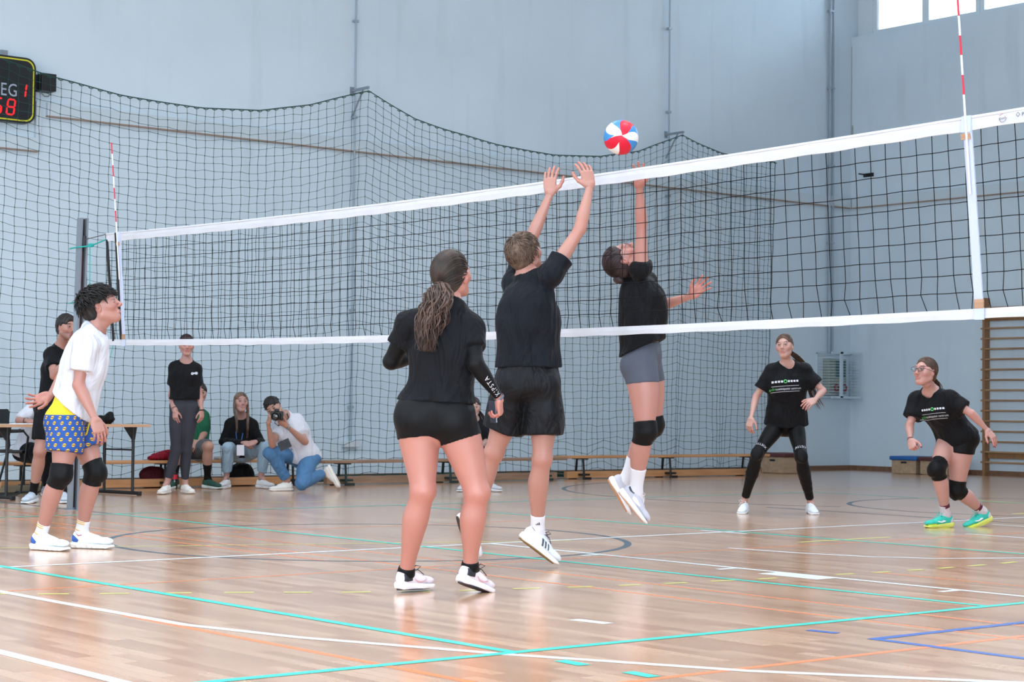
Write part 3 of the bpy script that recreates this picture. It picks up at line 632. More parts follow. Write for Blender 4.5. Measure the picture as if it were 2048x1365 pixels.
def nets(F, lo, h):
    S = F < 0; n = F.shape
    c = np.zeros((n[0]-1, n[1]-1, n[2]-1), np.int8)
    for dx in (0, 1):
        for dy in (0, 1):
            for dz in (0, 1): c += S[dx:n[0]-1+dx, dy:n[1]-1+dy, dz:n[2]-1+dz]
    act = (c > 0) & (c < 8); idx = np.full(act.shape, -1, np.int64); I = np.argwhere(act); idx[act] = np.arange(len(I))
    acc = np.zeros((len(I), 3)); cnt = np.zeros(len(I))
    cor = [(0, 0, 0), (1, 0, 0), (0, 1, 0), (1, 1, 0), (0, 0, 1), (1, 0, 1), (0, 1, 1), (1, 1, 1)]
    val = [F[I[:, 0]+a, I[:, 1]+b, I[:, 2]+d] for a, b, d in cor]
    for a in range(8):
        for b in range(a+1, 8):
            df = [cor[b][k]-cor[a][k] for k in range(3)]
            if sum(abs(x) for x in df) != 1: continue
            va, vb = val[a], val[b]; m = (va < 0) != (vb < 0); t = np.where(m, va/np.where(m, va-vb, 1), 0)
            for k in range(3): acc[:, k] += np.where(m, cor[a][k]+t*df[k], 0)
            cnt += m
    Vv = lo+h*(I+acc/np.maximum(cnt, 1)[:, None]); Q = []
    for k in range(3):
        a, b = [x for x in range(3) if x != k]
        s0 = [slice(1, n[i]-1) for i in range(3)]; s0[k] = slice(0, n[k]-1); s1 = list(s0); s1[k] = slice(1, n[k])
        A = S[tuple(s0)]; B = S[tuple(s1)]; E = np.argwhere(A != B); off = np.array([1, 1, 1]); off[k] = 0; E2 = E+off
        fl = A[E[:, 0], E[:, 1], E[:, 2]]
        def at(da, db):
            J = E2.copy(); J[:, a] -= da; J[:, b] -= db; return idx[J[:, 0], J[:, 1], J[:, 2]]
        q = np.stack([at(1, 1), at(0, 1), at(0, 0), at(1, 0)], 1)
        if k == 1: fl = ~fl
        q[~fl] = q[~fl][:, ::-1]; Q.append(q)
    Q = np.concatenate(Q) if Q else np.zeros((0, 4), int); Q = Q[(Q >= 0).all(1)]
    a, b, c = Vv[Q[:, 0]], Vv[Q[:, 1]], Vv[Q[:, 2]]; d = Vv[Q[:, 3]]
    vol = (np.einsum('ij,ij->i', a, np.cross(b, c))+np.einsum('ij,ij->i', a, np.cross(c, d))).sum()
    return Vv, (Q[:, ::-1] if vol < 0 else Q)
def relax(v, q, it=1, lam=.5):
    """even out the voxel steps a little"""
    e = np.concatenate([q[:, [0, 1]], q[:, [1, 2]], q[:, [2, 3]], q[:, [3, 0]]]); 
    for _ in range(it):
        for l in (lam, -lam*.96):
            a = np.zeros_like(v); c = np.zeros(len(v)); np.add.at(a, e[:, 0], v[e[:, 1]]); np.add.at(a, e[:, 1], v[e[:, 0]]); np.add.at(c, e[:, 0], 1); np.add.at(c, e[:, 1], 1)
            v = v+l*(a/np.maximum(c, 1)[:, None]-v)
    return v
def mesh_obj(name, v, q, m, parent=None, colors=None, uv=None, smooth=True, label=None, rel_to=None):
    me = bpy.data.meshes.new(name)
    if rel_to is not None: v = v-rel_to
    me.from_pydata(np.asarray(v).tolist(), [], np.asarray(q).tolist() if not isinstance(q, list) else q)
    me.materials.append(m)
    if smooth: me.polygons.foreach_set('use_smooth', [True]*len(me.polygons))
    if colors is not None:
        ca = me.color_attributes.new('tone', 'FLOAT_COLOR', 'POINT'); ca.data.foreach_set('color', np.concatenate([colors, np.ones((len(colors), 1))], 1).astype(np.float32).ravel())
    if uv is not None:
        ul = me.uv_layers.new(name='pattern'); li = np.zeros(len(me.loops), np.int32); me.loops.foreach_get('vertex_index', li); ul.data.foreach_set('uv', uv[li].astype(np.float32).ravel())
    me.update(); o = bpy.data.objects.new(name, me); COL.objects.link(o)
    if parent: o.parent = parent
    return tag(o, label=label)
L3 = lambda c: np.array(lin(c)[:3])
def skin_material():
    m, N, L, P = nmat('skin'); a = N.new('ShaderNodeVertexColor'); a.layer_name = 'tone'; L.new(a.outputs[0], P.inputs['Base Color'])
    P.inputs['Roughness'].default_value = .46; P.inputs['Subsurface Weight'].default_value = .10; P.inputs['Subsurface Radius'].default_value = (.02, .008, .005); P.inputs['Subsurface Scale'].default_value = .5
    tc = N.new('ShaderNodeTexCoord'); n = N.new('ShaderNodeTexNoise'); n.inputs['Scale'].default_value = 90; n.inputs['Detail'].default_value = 3; b = N.new('ShaderNodeBump'); b.inputs['Strength'].default_value = .06; b.inputs['Distance'].default_value = .004
    L.new(tc.outputs['Object'], n.inputs[0]); L.new(n.outputs[0], b.inputs['Height']); L.new(b.outputs[0], P.inputs['Normal'])
    return m
M_SKIN = skin_material()
def cloth_mat(name, c, rough=.85, fold=.8, scale=6, sheen=.03, fine=True, stretch=(1, 1, .45)):
    if name in MATS: return MATS[name]
    m, N, L, P = nmat(name); P.inputs['Base Color'].default_value = lin(c); P.inputs['Roughness'].default_value = rough; P.inputs['Sheen Weight'].default_value = sheen; P.inputs['Sheen Roughness'].default_value = .4; P.inputs['Specular IOR Level'].default_value = .2
    tc = N.new('ShaderNodeTexCoord'); mp = N.new('ShaderNodeMapping'); mp.inputs['Scale'].default_value = stretch; mp.inputs['Rotation'].default_value = (.3, .5, 0); L.new(tc.outputs['Object'], mp.inputs[0])
    n = N.new('ShaderNodeTexNoise'); n.inputs['Scale'].default_value = scale; n.inputs['Detail'].default_value = 3; n.inputs['Distortion'].default_value = 1.2; L.new(mp.outputs[0], n.inputs[0])
    b = N.new('ShaderNodeBump'); b.inputs['Strength'].default_value = fold; b.inputs['Distance'].default_value = .075; L.new(n.outputs[0], b.inputs['Height'])
    n2 = N.new('ShaderNodeTexNoise'); n2.inputs['Scale'].default_value = 350; L.new(tc.outputs['Object'], n2.inputs[0]); b2 = N.new('ShaderNodeBump'); b2.inputs['Strength'].default_value = .25; b2.inputs['Distance'].default_value = .002
    L.new(n2.outputs[0], b2.inputs['Height']); L.new(b.outputs[0], b2.inputs['Normal']); L.new(b2.outputs[0], P.inputs['Normal']); MATS[name] = m
    return m
def hair_mat(name, c1, c2):
    if name in MATS: return MATS[name]
    m, N, L, P = nmat(name); tc = N.new('ShaderNodeTexCoord'); n = N.new('ShaderNodeTexNoise'); n.inputs['Scale'].default_value = 34; n.inputs['Detail'].default_value = 6; n.inputs['Distortion'].default_value = .3
    mp = N.new('ShaderNodeMapping'); mp.inputs['Scale'].default_value = (1, .3, .45); L.new(tc.outputs['Object'], mp.inputs[0]); L.new(mp.outputs[0], n.inputs[0])
    r = N.new('ShaderNodeValToRGB'); r.color_ramp.elements[0].position = .25; r.color_ramp.elements[1].position = .85; r.color_ramp.elements[0].color = lin(c1); r.color_ramp.elements[1].color = lin(c2); L.new(n.outputs[0], r.inputs[0]); L.new(r.outputs[0], P.inputs['Base Color'])
    b = N.new('ShaderNodeBump'); b.inputs['Strength'].default_value = .5; b.inputs['Distance'].default_value = .004; L.new(n.outputs[0], b.inputs['Height']); L.new(b.outputs[0], P.inputs['Normal'])
    P.inputs['Roughness'].default_value = .5; P.inputs['Specular IOR Level'].default_value = .35; MATS[name] = m
    return m
def frame(F, U):
    F = nrm(F); U = np.asarray(U, float); U = nrm(U-F*(U@F)); R_ = np.cross(F, U); return np.stack([R_, F, U], 1)  # columns: local x right, y forward, z up
# ------------------------------------------------------------------ head
_headcache = {}
def head_geo(fem, wide):
    key = (fem, wide)
    if key in _headcache: return _headcache[key]
    j = .84 if fem else 1.0; A = []; fw = .056 if fem else .060
    def add(p, k=.012, s=1): A.append((p, k, s))
    add(Ell((0, -.018, .028), (.074, .096, .088)), .01)
    add(Ell((0, .028, -.022), (fw*wide, .060, .082)), .03); add(Ell((0, .046 if fem else .048, -.085), (.028*wide*j, .031, .024 if fem else .027)), .03)
    for s in (-1, 1):
        add(Limb((s*.058*j*wide, -.005, -.052), (s*.018, .058, -.094), [(0, .018, .022), (1, .016, .018)]), .025)
        add(Ell((s*.040*wide, .058, -.022), (.021, .020, .020)), .02); add(Ell((s*.055, .02, .0), (.016, .04, .03)), .02)
    add(Limb((-.034, .080, .036), (.034, .080, .036), [(0, .010, .009), (.5, .011, .010), (1, .010, .009)]), .02)
    add(Limb((0, .086, .018), (0, .107, -.024), [(0, .008, .009), (.6, .0095, .009), (1, .0125, .010)], side=(1, 0, 0)), .012); add(Ell((0, .110, -.026), (.010, .009, .009)), .008)
    for s in (-1, 1):
        add(Ell((s*.0115, .098, -.031), (.0075, .010, .007)), .006)
        add(Ell((s*.031, .099, .010), (.0165, .016, .0115)), .012, -1); add(Ell((s*.031, .0765, .009), (.0135, .0135, .0125)), .003)
        add(Ell((s*.031, .0835, .0178), (.017, .008, .0052)), .006); add(Ell((s*.031, .0825, .0005), (.015, .007, .0040)), .006)
    add(Limb((-.021, .086, -.056), (.021, .086, -.056), [(0, .004, .005), (.4, .007, .0075), (.5, .006, .007), (.6, .007, .0075), (1, .004, .005)], side=(0, 0, 1)), .006)
    add(Limb((-.018, .085, -.066), (.018, .085, -.066), [(0, .005, .006), (.5, .008, .008), (1, .005, .006)], side=(0, 0, 1)), .006)
    add(Limb((-.016, .097, -.0605), (.016, .097, -.0605), [(0, .001, .004), (.5, .0015, .006), (1, .001, .004)], side=(0, 0, 1)), .003, -1)
    for s in (-1, 1):
        add(Ell((s*.076, -.010, -.004), (.0085, .017, .030), x=(1, -.35*s, 0)), .008); add(Ell((s*.083, -.008, .002), (.006, .009, .016), x=(1, -.35*s, 0)), .005, -1)
    nr = .050 if fem else .060
    add(Limb((0, -.030, -.04), (0, -.036, -.085), [(0, nr*.92, nr*.92), (1, nr*.8, nr*.8)]), .035)
    v, q = surface(A, .0032, pad=.01); v = relax(v, q, 1, .4); _headcache[key] = (v, q); return v, q
def head_colors(v, tone, lips, brow, iris, stubble=None, thin=False):
    C = np.tile(tone, (len(v), 1)); x, y, z = v.T; ax = abs(x)
    def blend(w, c): 
        w = np.clip(w, 0, 1)[:, None]; C[:] = C*(1-w)+np.asarray(c)*w
    blend(.35*np.exp(-(((ax-.042)/.02)**2+((z+.03)/.022)**2))*(y > .03), tone*V(1.05, .62, .60)); blend(.4*np.exp(-((x/.012)**2+((z+.028)/.012)**2))*(y > .09), tone*V(1.05, .65, .62))
    blend(.35*np.clip((ax-.074)/.004, 0, 1)*np.exp(-((y+.01)/.022)**2)*np.exp(-((z+.004)/.035)**4), tone*V(1.05, .66, .62))
    if stubble is not None: blend(.35*((z < -.045) & (y > .0)) * (z > -.12), stubble)
    blend(1.15*np.exp(-(((ax-.034)/.016)**4+((z-.0325-.10*(.034-abs(ax-.034))*(ax > 0)*.5)/(.0036 if thin else .0050))**4))*(y > .05)*.9, brow)
    w = np.exp(-((x/.022)**4+((z+.061)/.0105)**4))*(y > .083); blend(w*.85, lips); blend(np.exp(-((x/.017)**4+((z+.0605)/.0019)**4))*(y > .08)*.8, lips*.35)
    for s in (-1, 1):
        d = np.sqrt((x-s*.031)**2+(y-.0765)**2+(z-.009)**2); e = (d < .0150) & (y > .078)
        w = e*np.exp(-(((x-s*.031)/.0125)**4+((z-.0085)/.0046)**4)); blend(w*1.0, V(.22, .19, .19)); di = np.hypot(x-s*.031, z-.009); blend(e*(abs(z-.0085) < .0052)*np.clip((.0082-di)/.002, 0, 1), iris*.5)
        blend(np.exp(-(((x-s*.031)/.0155)**4+((z-.0142)/.0024)**4))*(y > .07)*.8, V(.03, .02, .02)); blend(np.exp(-(((x-s*.031)/.013)**4+((z-.0015)/.0016)**4))*(y > .07)*.35, tone*.35)
    return C
# ------------------------------------------------------------------ hand (right hand; wrist at origin, fingers +y, back of hand +z, thumb at -x)
_handcache = {}
def hand_geo(curl, spread, thumb, fist=False, res=.0034):
    key = (curl, spread, thumb, res)
    if key in _handcache: return _handcache[key]
    A = [(Limb((0, -.006, 0), (0, .014, 0), [(0, .0235, .0165), (1, .027, .0170)], cap=.6), .01, 1), (Limb((.002, .012, 0), (.003, .082, .001), [(0, .028, .016), (.5, .037, .0145), (1, .0385, .012)]), .02, 1), (Ell((-.021, .034, -.009), (.016, .026, .013)), .015, 1), (Ell((.024, .035, -.007), (.013, .028, .012)), .012, 1)]
    tips = []
    for k, (x, y, l, r) in enumerate(((-.029, .083, .074, .0088), (-.009, .088, .083, .0090), (.012, .086, .077, .0087), (.031, .078, .061, .0078))):
        cu = curl[k] if hasattr(curl, '__len__') else curl*(1+.12*k); sp = spread*(k-1.4)/1.5
        p = V(x, y, .001); a = .12; segs = [l*.46, l*.30, l*.26]; pts = [p]
        for si, s in enumerate(segs):
            a += cu*(.9, 1.15, .75)[si]; d = V(math.sin(sp)*math.cos(a), math.cos(sp)*math.cos(a), -math.sin(a)); p = p+d*s; pts.append(p)
        A.append((Limb(pts[0]-V(0, .02, 0), pts[0], [(0, r, r*.9), (1, r*1.08, r*1.05)]), .006, 1))
        for si in range(3): A.append((Limb(pts[si], pts[si+1], [(0, r*(1.06-.07*si), r*(1.03-.07*si)), (.5, r*(.96-.06*si), r*(.94-.06*si)), (1, r*(1.0-.08*si), r*(.96-.08*si))]), .0025, 1))
        tips.append((pts[3], pts[2]))
    b = V(-.024, .020, -.006); d0 = nrm(V(-.62-.2*thumb, .66, -.35+.15*thumb)); p1 = b+d0*.040; d1 = nrm(d0*.8+V(.12-.1*thumb, .62, -.10)); p2 = p1+d1*.034; d2 = nrm(d1*.8+V(.25-.1*thumb, .5, -.12)); p3 = p2+d2*.026
    A += [(Limb(b, p1, [(0, .015, .013), (1, .0115, .011)]), .014, 1), (Limb(p1, p2, [(0, .0112, .0108), (.5, .0098, .0095), (1, .0105, .010)]), .004, 1), (Limb(p2, p3, [(0, .0103, .0095), (1, .0085, .0075)]), .003, 1)]
    tips.append((p3, p2)); v, q = surface(A, res, pad=.008); v = relax(v, q, 1, .4); _handcache[key] = (v, q, tips); return _handcache[key]
# ------------------------------------------------------------------ shoe (heel at y=-.055, toe at y=.21, sole bottom z=0, ankle over origin)
_shoecache = {}
def shoe_geo(style, sc=1.0):
    if style in _shoecache: return _shoecache[style]
    hi = {'chunky': .030, 'run': .026, 'slim': .018}[style]
    heel = .034 if style == 'run' else hi
    up = [(Limb((0, -.030, heel+.020), (0, .150, hi+.016), [(0, .031, .030), (.3, .036, .034), (.7, .045, .026), (1, .036, .018)], side=(1, 0, 0)), .02, 1),
          (Ell((0, .168, hi+.014), (.038, .040, .021)), .02, 1), (Ell((0, -.020, heel+.030), (.031, .036, .034)), .02, 1),
          (Limb((0, .02, .085), (0, .095, .058), [(0, .025, .020), (1, .026, .016)], side=(1, 0, 0)), .03, 1), (Limb((0, -.03, .05), (0, -.034, .088), [(0, .028, .020), (1, .024, .010)], side=(1, 0, 0)), .02, 1),
          (Limb((0, 0, .055), (0, .004, .085), [(0, .034, .046), (1, .032, .043)], side=(1, 0, 0)), .015, 1),
          (Limb((0, .004, .09), (0, .002, .14), [(0, .030, .036), (1, .040, .05)], side=(1, 0, 0)), .006, -1)]
    v, q = surface(up, .0042, cuts=[(V(0, 0, .012), V(0, 0, -1))], pad=.01); v = relax(v, q, 1, .4)
    so = [(Limb((0, -.035, .022), (0, .165, .018), [(0, .038, .040), (.35, .036, .040), (.72, .051, .036), (1, .043, .036)], side=(1, 0, 0)), .01, 1), (Ell((0, .172, .02), (.043, .043, .05)), .01, 1)]
    nz = None
    if style == 'chunky': nz = lambda P: .0035*np.sin(P[:, 1]*170)*(P[:, 2] < .012)+.003*np.sin(P[:, 1]*60+1)*(P[:, 2] > .02)
    top = V(0, .0, heel+.002) if style != 'slim' else V(0, 0, hi+.004); nn = nrm(V(0, (heel-hi)*4+.05 if style != 'slim' else 0, 1))
    cuts = [(top, nn), (V(0, 0, .0), V(0, -.0, -1)), (V(0, .175, .0), nrm(V(0, .28, -1)))]
    if style == 'run': cuts.append((V(0, -.045, .0), nrm(V(0, -.35, -1))))
    v2, q2 = surface(so, .0042, cuts=cuts, noise=nz, pad=.01); v2 = relax(v2, q2, 1, .35)
    _shoecache[style] = (v, q, v2, q2); return _shoecache[style]
def put_shoe(parent, origin, ankle, toe, up, style, c_up, c_sole, c_lace, size=1.0, extras=(), bow=False, lab=None, name='shoe', c_out=None):
    """ankle: world point of the ankle joint; toe: direction; up: shoe up vector"""
    Rm = frame(toe, up); v, q, v2, q2 = shoe_geo(style); s = size
    base = np.asarray(ankle, float)-Rm[:, 2]*.095*s
    T = lambda p: base+(np.asarray(p)*s)@Rm.T
    sh = mesh_obj(name, T(v), q, mat('shoe_'+c_up, c_up, .6, bump=.15, bscale=200), parent, rel_to=origin, label=lab)
    sl = mesh_obj('sole', T(v2), q2, mat('sole_'+c_sole, c_sole, .55), sh, rel_to=origin)
    if c_out:
        bt = MB(); pts = []
        n = 26; out = []
        for i in range(n): a = 2*math.pi*i/n; out.append((.040*math.cos(a)*(1.0+.12*math.sin(a)), .06+.125*math.sin(a)))
        bt.prism(out, -.0035, .0015); vv = T(np.array(bt.v)); mesh_obj('outsole', vv, bt.f, mat('rubber_'+c_out, c_out, .7), sh, rel_to=origin, smooth=False)
    lm = MB()
    for i in range(5):
        y = .035+i*.017; z = .0995-.0105*i
        lm.tube([T((-.024, y, z-.012)), T((-.012, y+.004, z+.002)), T((.012, y-.004+.008, z+.002)), T((.024, y+.006, z-.012))], .0028*s, 5)
    if bow:
        lm.tube([T(p) for p in ((.0, .035, .098), (.025, .05, .125), (.045, .065, .12), (.03, .05, .10), (0, .035, .098))], .0026*s, 5); lm.tube([T(p) for p in ((.0, .035, .098), (-.02, .06, .115), (-.035, .085, .10), (-.02, .06, .095), (0, .035, .098))], .0026*s, 5)
        lm.tube([T(p) for p in ((0, .035, .098), (.02, .075, .10), (.038, .10, .075))], .0024*s, 5); lm.tube([T(p) for p in ((0, .035, .098), (-.02, .07, .09), (-.045, .08, .06))], .0024*s, 5)
    lo = mesh_obj('laces', np.array(lm.v), lm.f, mat('lace_'+c_lace, c_lace, .8), sh, rel_to=origin)
    bv = BVHTree.FromPolygons([tuple(p) for p in np.concatenate([v, v2])], [tuple(int(i) for i in f) for f in q]+[tuple(int(i)+len(v) for i in f) for f in q2])
    for (nm, poly, side, col) in extras:   # flat marks on the shoe side: poly in (y, z), side -1 / +1
        n = len(poly)//2; top = np.array(poly[:n], float); bot = np.array(poly[n:][::-1], float); K, R_ = 12, 4; fine = []
        tt = np.linspace(0, n-1, K)
        for r in range(R_+1):
            for t in tt:
                a_, b_ = (np.array([np.interp(t, range(n), z[:, c]) for c in (0, 1)]) for z in (top, bot)); y, z = a_+(b_-a_)*r/R_
                hit = bv.ray_cast(Vector((side*.12, y, z)), Vector((-side, 0, 0))); x = hit[0][0] if hit[0] else side*.03
                fine.append((x+side*.0018, y, z))
        fs = [(r*K+i, r*K+i+1, (r+1)*K+i+1, (r+1)*K+i) for r in range(R_) for i in range(K-1)]
        mesh_obj(nm, T(np.array(fine)), fs, mat('mark_'+col, col, .5), sh, rel_to=origin, smooth=False)
    return sh
def band(pts_top, pts_bot): return list(pts_top)+list(pts_bot)[::-1]
# ------------------------------------------------------------------ marks printed on cloth
def decal(target_v, target_q, parent, origin, vs, fs, centre, right, up, m, name, sub=True, off=.0025):
    """lays flat lettering on a cloth surface; right/up are world directions, thrown along -(right x up)"""
    right = nrm(right); up = nrm(np.asarray(up)-right*(np.asarray(up)@right)); nn = np.cross(right, up)
    bv = BVHTree.FromPolygons([tuple(p) for p in target_v], [tuple(int(i) for i in f) for f in target_q]); out = []
    last = None
    for a, b, _ in vs:
        p = np.asarray(centre)+right*a+up*b+nn*.25; h = bv.ray_cast(Vector(p), Vector(-nn), .5)
        if h[0] is not None: last = np.array(h[0])+nn*off; out.append(last)
        else: out.append(p-nn*.25+nn*.02 if last is None else (p-nn*((p-last)@nn)))
    return mesh_obj(name, np.array(out), fs, m, parent, rel_to=origin, smooth=False)
def rect(w, h, x=0, y=0, n=1):
    vs = []; fs = []
    for i in range(n+1): vs += [(x-w/2+w*i/n, y-h/2, 0), (x-w/2+w*i/n, y+h/2, 0)]
    return vs, [(2*i, 2*i+2, 2*i+3, 2*i+1) for i in range(n)]
def merge(*ms):
    V_ = []; F_ = []
    for vs, fs in ms: F_ += [tuple(i+len(V_) for i in f) for f in fs]; V_ += list(vs)
    return V_, F_
def shift(m, dx, dy, s=1): return [(a*s+dx, b*s+dy, c) for a, b, c in m[0]], m[1]
# ================================================================== people
def cv(r, u, f): return CR*r+CU*u+CF*f
class Body: pass
def skeleton(D, **k):
    """joints given as image column, row and depth offset of the joint from the person's distance D"""
    S = Body()
    for n, v in k.items():
        if isinstance(v, tuple) and len(v) == 3 and n not in ('hf', 'hu'): S.__dict__[n] = pt(v[0], v[1], D+v[2])
        else: S.__dict__[n] = v
    return S
def figure(S, name='person', label='', fem=True, tone='#CFA092', lips='#B06A6A', brow='#4a3a32', iris='#4a4038', h=.0085, arm=1., leg=1., tor=1., head=1., group=None, hand_l=None, hand_r=None, stubble=None, nails=None, wide=1.0, girth=1.0, hand=1.0):
    pel = (S.hipL+S.hipR)/2; neck = S.neck; tone = L3(tone)*V(.75, .86, .87)
    rp = nrm(S.hipR-S.hipL); rc = nrm(S.shR-S.shL); spine = nrm(neck-pel); upP = nrm(spine-rp*(spine@rp)); fp = np.cross(upP, rp); upC = nrm(spine-rc*(spine@rc)); fc = np.cross(upC, rc)
    if hasattr(S, 'arch'): chest = pel+(neck-pel)*.56+fc*S.arch
    else: chest = pel+(neck-pel)*.56
    SW = np.linalg.norm(S.shR-S.shL)/2
    for k_ in ('shL', 'shR'):
        j_ = S.__dict__[k_]; S.__dict__[k_] = j_-upC*.020+nrm((S.shL+S.shR)/2-j_)*.010
    g = girth; T = {}
    if fem: lo = [(0, .125, .085), (.22, .162, .105), (.62, .122, .086), (1, .138, .098)]; up = [(0, .138, .098), (.5, .150, .104), (.85, .125, .080), (1, .070, .058)]
    else: lo = [(0, .125, .088), (.22, .152, .108), (.62, .138, .100), (1, .155, .112)]; up = [(0, .155, .112), (.5, .170, .116), (.85, .145, .092), (1, .080, .066)]
    sc = lambda pr, a, b=None: [(p[0], p[1]*a, p[2]*(b or a))+tuple(p[3:]) for p in pr]
    T['lo'] = Limb(pel-upP*.05, chest, sc(lo, tor, tor*g), side=rp, cap=.7); T['up'] = Limb(chest-upC*.01, neck-upC*.02, sc(up, tor*SW/.175, tor*g), side=rc, cap=.7)
    T['gL'] = Ell(S.hipL-fp*.045*tor-upP*.01, V(.088, .078, .092)*tor, rp, fp); T['gR'] = Ell(S.hipR-fp*.045*tor-upP*.01, V(.088, .078, .092)*tor, rp, fp)
    if fem:
        cb = chest+(neck-chest)*.34
        for s, n in ((-1, 'bL'), (1, 'bR')): T[n] = Ell(cb+rc*s*.070*tor+fc*.072*tor, V(.062, .055, .058)*tor, rc, fc)
    for n, sh in (('tL', S.shL), ('tR', S.shR)): T[n] = Limb(neck+upC*.010, sh+upC*.008, [(0, .046, .050), (.5, .042, .054), (1, .046, .052)], side=upC)
    for s in 'LR':
        sh, el, wr = S.__dict__['sh'+s], S.__dict__['el'+s], S.__dict__['wr'+s]; hs = S.__dict__['hand'+s]
        am = 1.0 if not fem else .90
        palm_side = np.cross(nrm(hs[0]), nrm(hs[1]))
        T['ua'+s] = Limb(sh, el, sc([(0, .052, .055), (.2, .050, .052), (.5, .044, .047), (.85, .037, .040), (1, .036, .038)], arm*am), side=palm_side)
        T['fa'+s] = Limb(el, wr, sc([(0, .037, .038), (.22, .041, .039), (.55, .034, .031), (.85, .0265, .021), (1, .0255, .0195)], arm*am), side=palm_side)
        hip, kn, an = S.__dict__['hip'+s], S.__dict__['kn'+s], S.__dict__['an'+s]; toe = nrm(S.__dict__['toe'+s])
        lg = lambda pr, L0, L1: [(p[0], p[1]*(L0+(L1-L0)*p[0]), p[2]*(L0+(L1-L0)*p[0]))+tuple(p[3:]) for p in pr]
        ws = np.cross(toe, nrm(kn-an)); ws = nrm(ws) if np.linalg.norm(ws) > .2 else rp
        wt = nrm(ws+rp); lm = leg*(1.0 if fem else 1.03)
        T['th'+s] = Limb(hip, kn, sc([(0, .088, .094, 0, 0), (.3, .086, .092, 0, -.008), (.65, .070, .074, 0, -.010), (.88, .057, .060, 0, -.004), (1, .055, .057, 0, 0)], lm), side=wt)
        T['sh'+s] = Limb(kn, an, sc([(0, .054, .056, 0, 0), (.12, .051, .053, 0, .004), (.32, .057, .060, 0, .012), (.55, .049, .051, 0, .010), (.8, .036, .039, 0, .003), (1, .034, .038, 0, 0)], 1) if False else lg([(0, .054, .056, 0, 0), (.12, .051, .053, 0, .004), (.32, .057, .060, 0, .012), (.55, .049, .051, 0, .010), (.8, .036, .039, 0, .003), (1, .033, .037, 0, 0)], lm, 1+(lm-1)*.3), side=ws)
        T['kc'+s] = Ell(kn-T['th'+s].n*.0-T['sh'+s].d*.022*lm, V(.034, .030, .040)*lm, ws, -T['sh'+s].d)
        T['ft'+s] = Limb(an, an+toe*.05-nrm(kn-an)*.03, [(0, .032*lm, .034*lm), (1, .022, .022)])
    R_ = frame(S.hf, S.hu); hs_ = head; HT = lambda p: S.head+(np.asarray(p)*hs_)@R_.T
    nr = .050 if fem else .061
    T['nk'] = Limb(neck-upC*.04-fc*.01, HT((0, -.030, -.055)), [(0, nr*1.20*hs_, nr*1.10*hs_), (.45, nr*1.0*hs_, nr*.98*hs_), (1, nr*.95*hs_, nr*.95*hs_)], side=R_[:, 0])
    A = [(T['lo'], .02, 1), (T['up'], .05, 1), (T['gL'], .04, 1), (T['gR'], .04, 1)]
    if fem: A += [(T['bL'], .03, 1), (T['bR'], .02, 1)]
    A += [(T['tL'], .04, 1), (T['tR'], .04, 1), (T['nk'], .03, 1)]
    for s in 'LR': A += [(T['ua'+s], .035, 1), (T['fa'+s], .015, 1), (T['th'+s], .035, 1), (T['sh'+s], .015, 1), (T['kc'+s], .025, 1), (T['ft'+s], .01, 1)]
    v, q = surface(A, h); v = relax(v, q, 2, .5)
    C = np.tile(tone, (len(v), 1))
    # pinker knees, elbows
    for p in (S.knL, S.knR, S.elL, S.elR):
        w = np.exp(-((v-p)**2).sum(1)/.07**2)[:, None]*.35; C = C*(1-w)+tone*V(1.04, .72, .68)*w
    VV = [v]; QQ = [q]; CC = [C]; n = len(v)
    hv, hq = head_geo(fem, wide); hc = head_colors(hv, tone, L3(lips), L3(brow), L3(iris), None if stubble is None else L3(stubble), fem); VV.append(HT(hv)); QQ.append(hq+n); CC.append(hc); n += len(hv)
    hsz = (.93 if fem else 1.04)*hand
    for s in 'LR':
        wr = S.__dict__['wr'+s]; hnd = S.__dict__['hand'+s]; F, Nn, curl, spread, thumb = hnd
        gv, gq, tips = hand_geo(curl, spread, thumb); Rh = frame(F, Nn); L_ = gv.copy(); tp = [(a.copy(), b.copy()) for a, b in tips]; mir = -1 if s == 'L' else 1
        L_[:, 0] *= mir; W = wr+(L_*hsz)@Rh.T; hc = np.tile(tone, (len(gv), 1)); 
        w = np.clip((gv[:, 1]-.06)/.12, 0, 1)[:, None]*.4; hc = hc*(1-w)+tone*V(1.05, .68, .64)*w
        pw = (gv[:, 2] < -.004)[:, None]*.35; hc = hc*(1-pw)+tone*V(1.08, .70, .66)*pw
        for a, b in tp:
            dd = nrm(a-b); m_ = (np.linalg.norm(gv-(a+dd*.003), axis=1) < .0105) & (gv[:, 2] > a[2]-.002+.0*gv[:, 2])
            hc[m_] = L3(nails) if nails else tone*V(1.1, .86, .84)
        VV.append(W); QQ.append((gq[:, ::-1] if mir < 0 else gq)+n); CC.append(hc); n += len(gv)
    lowest = min(S.anL[2], S.anR[2]); origin = (S.anL+S.anR)/2; origin = V(origin[0], origin[1], max(0, lowest-.10))
    root = empty(name, origin, label=label, cat='person', group=group)
    mesh_obj('body', np.concatenate(VV), np.concatenate(QQ), M_SKIN, root, colors=np.concatenate(CC), rel_to=origin)
    S.T = T; S.root = root; S.o = origin; S.HT = HT; S.pel = pel; S.up = upP; S.fp = fp; S.rp = rp; S.upC = upC; S.fc = fc; S.rc = rc; S.chest = chest; S.SW = SW; S.fem = fem; S.R_ = R_; S.hsc = hs_; S.hsz = hsz; S.h = h
    return S
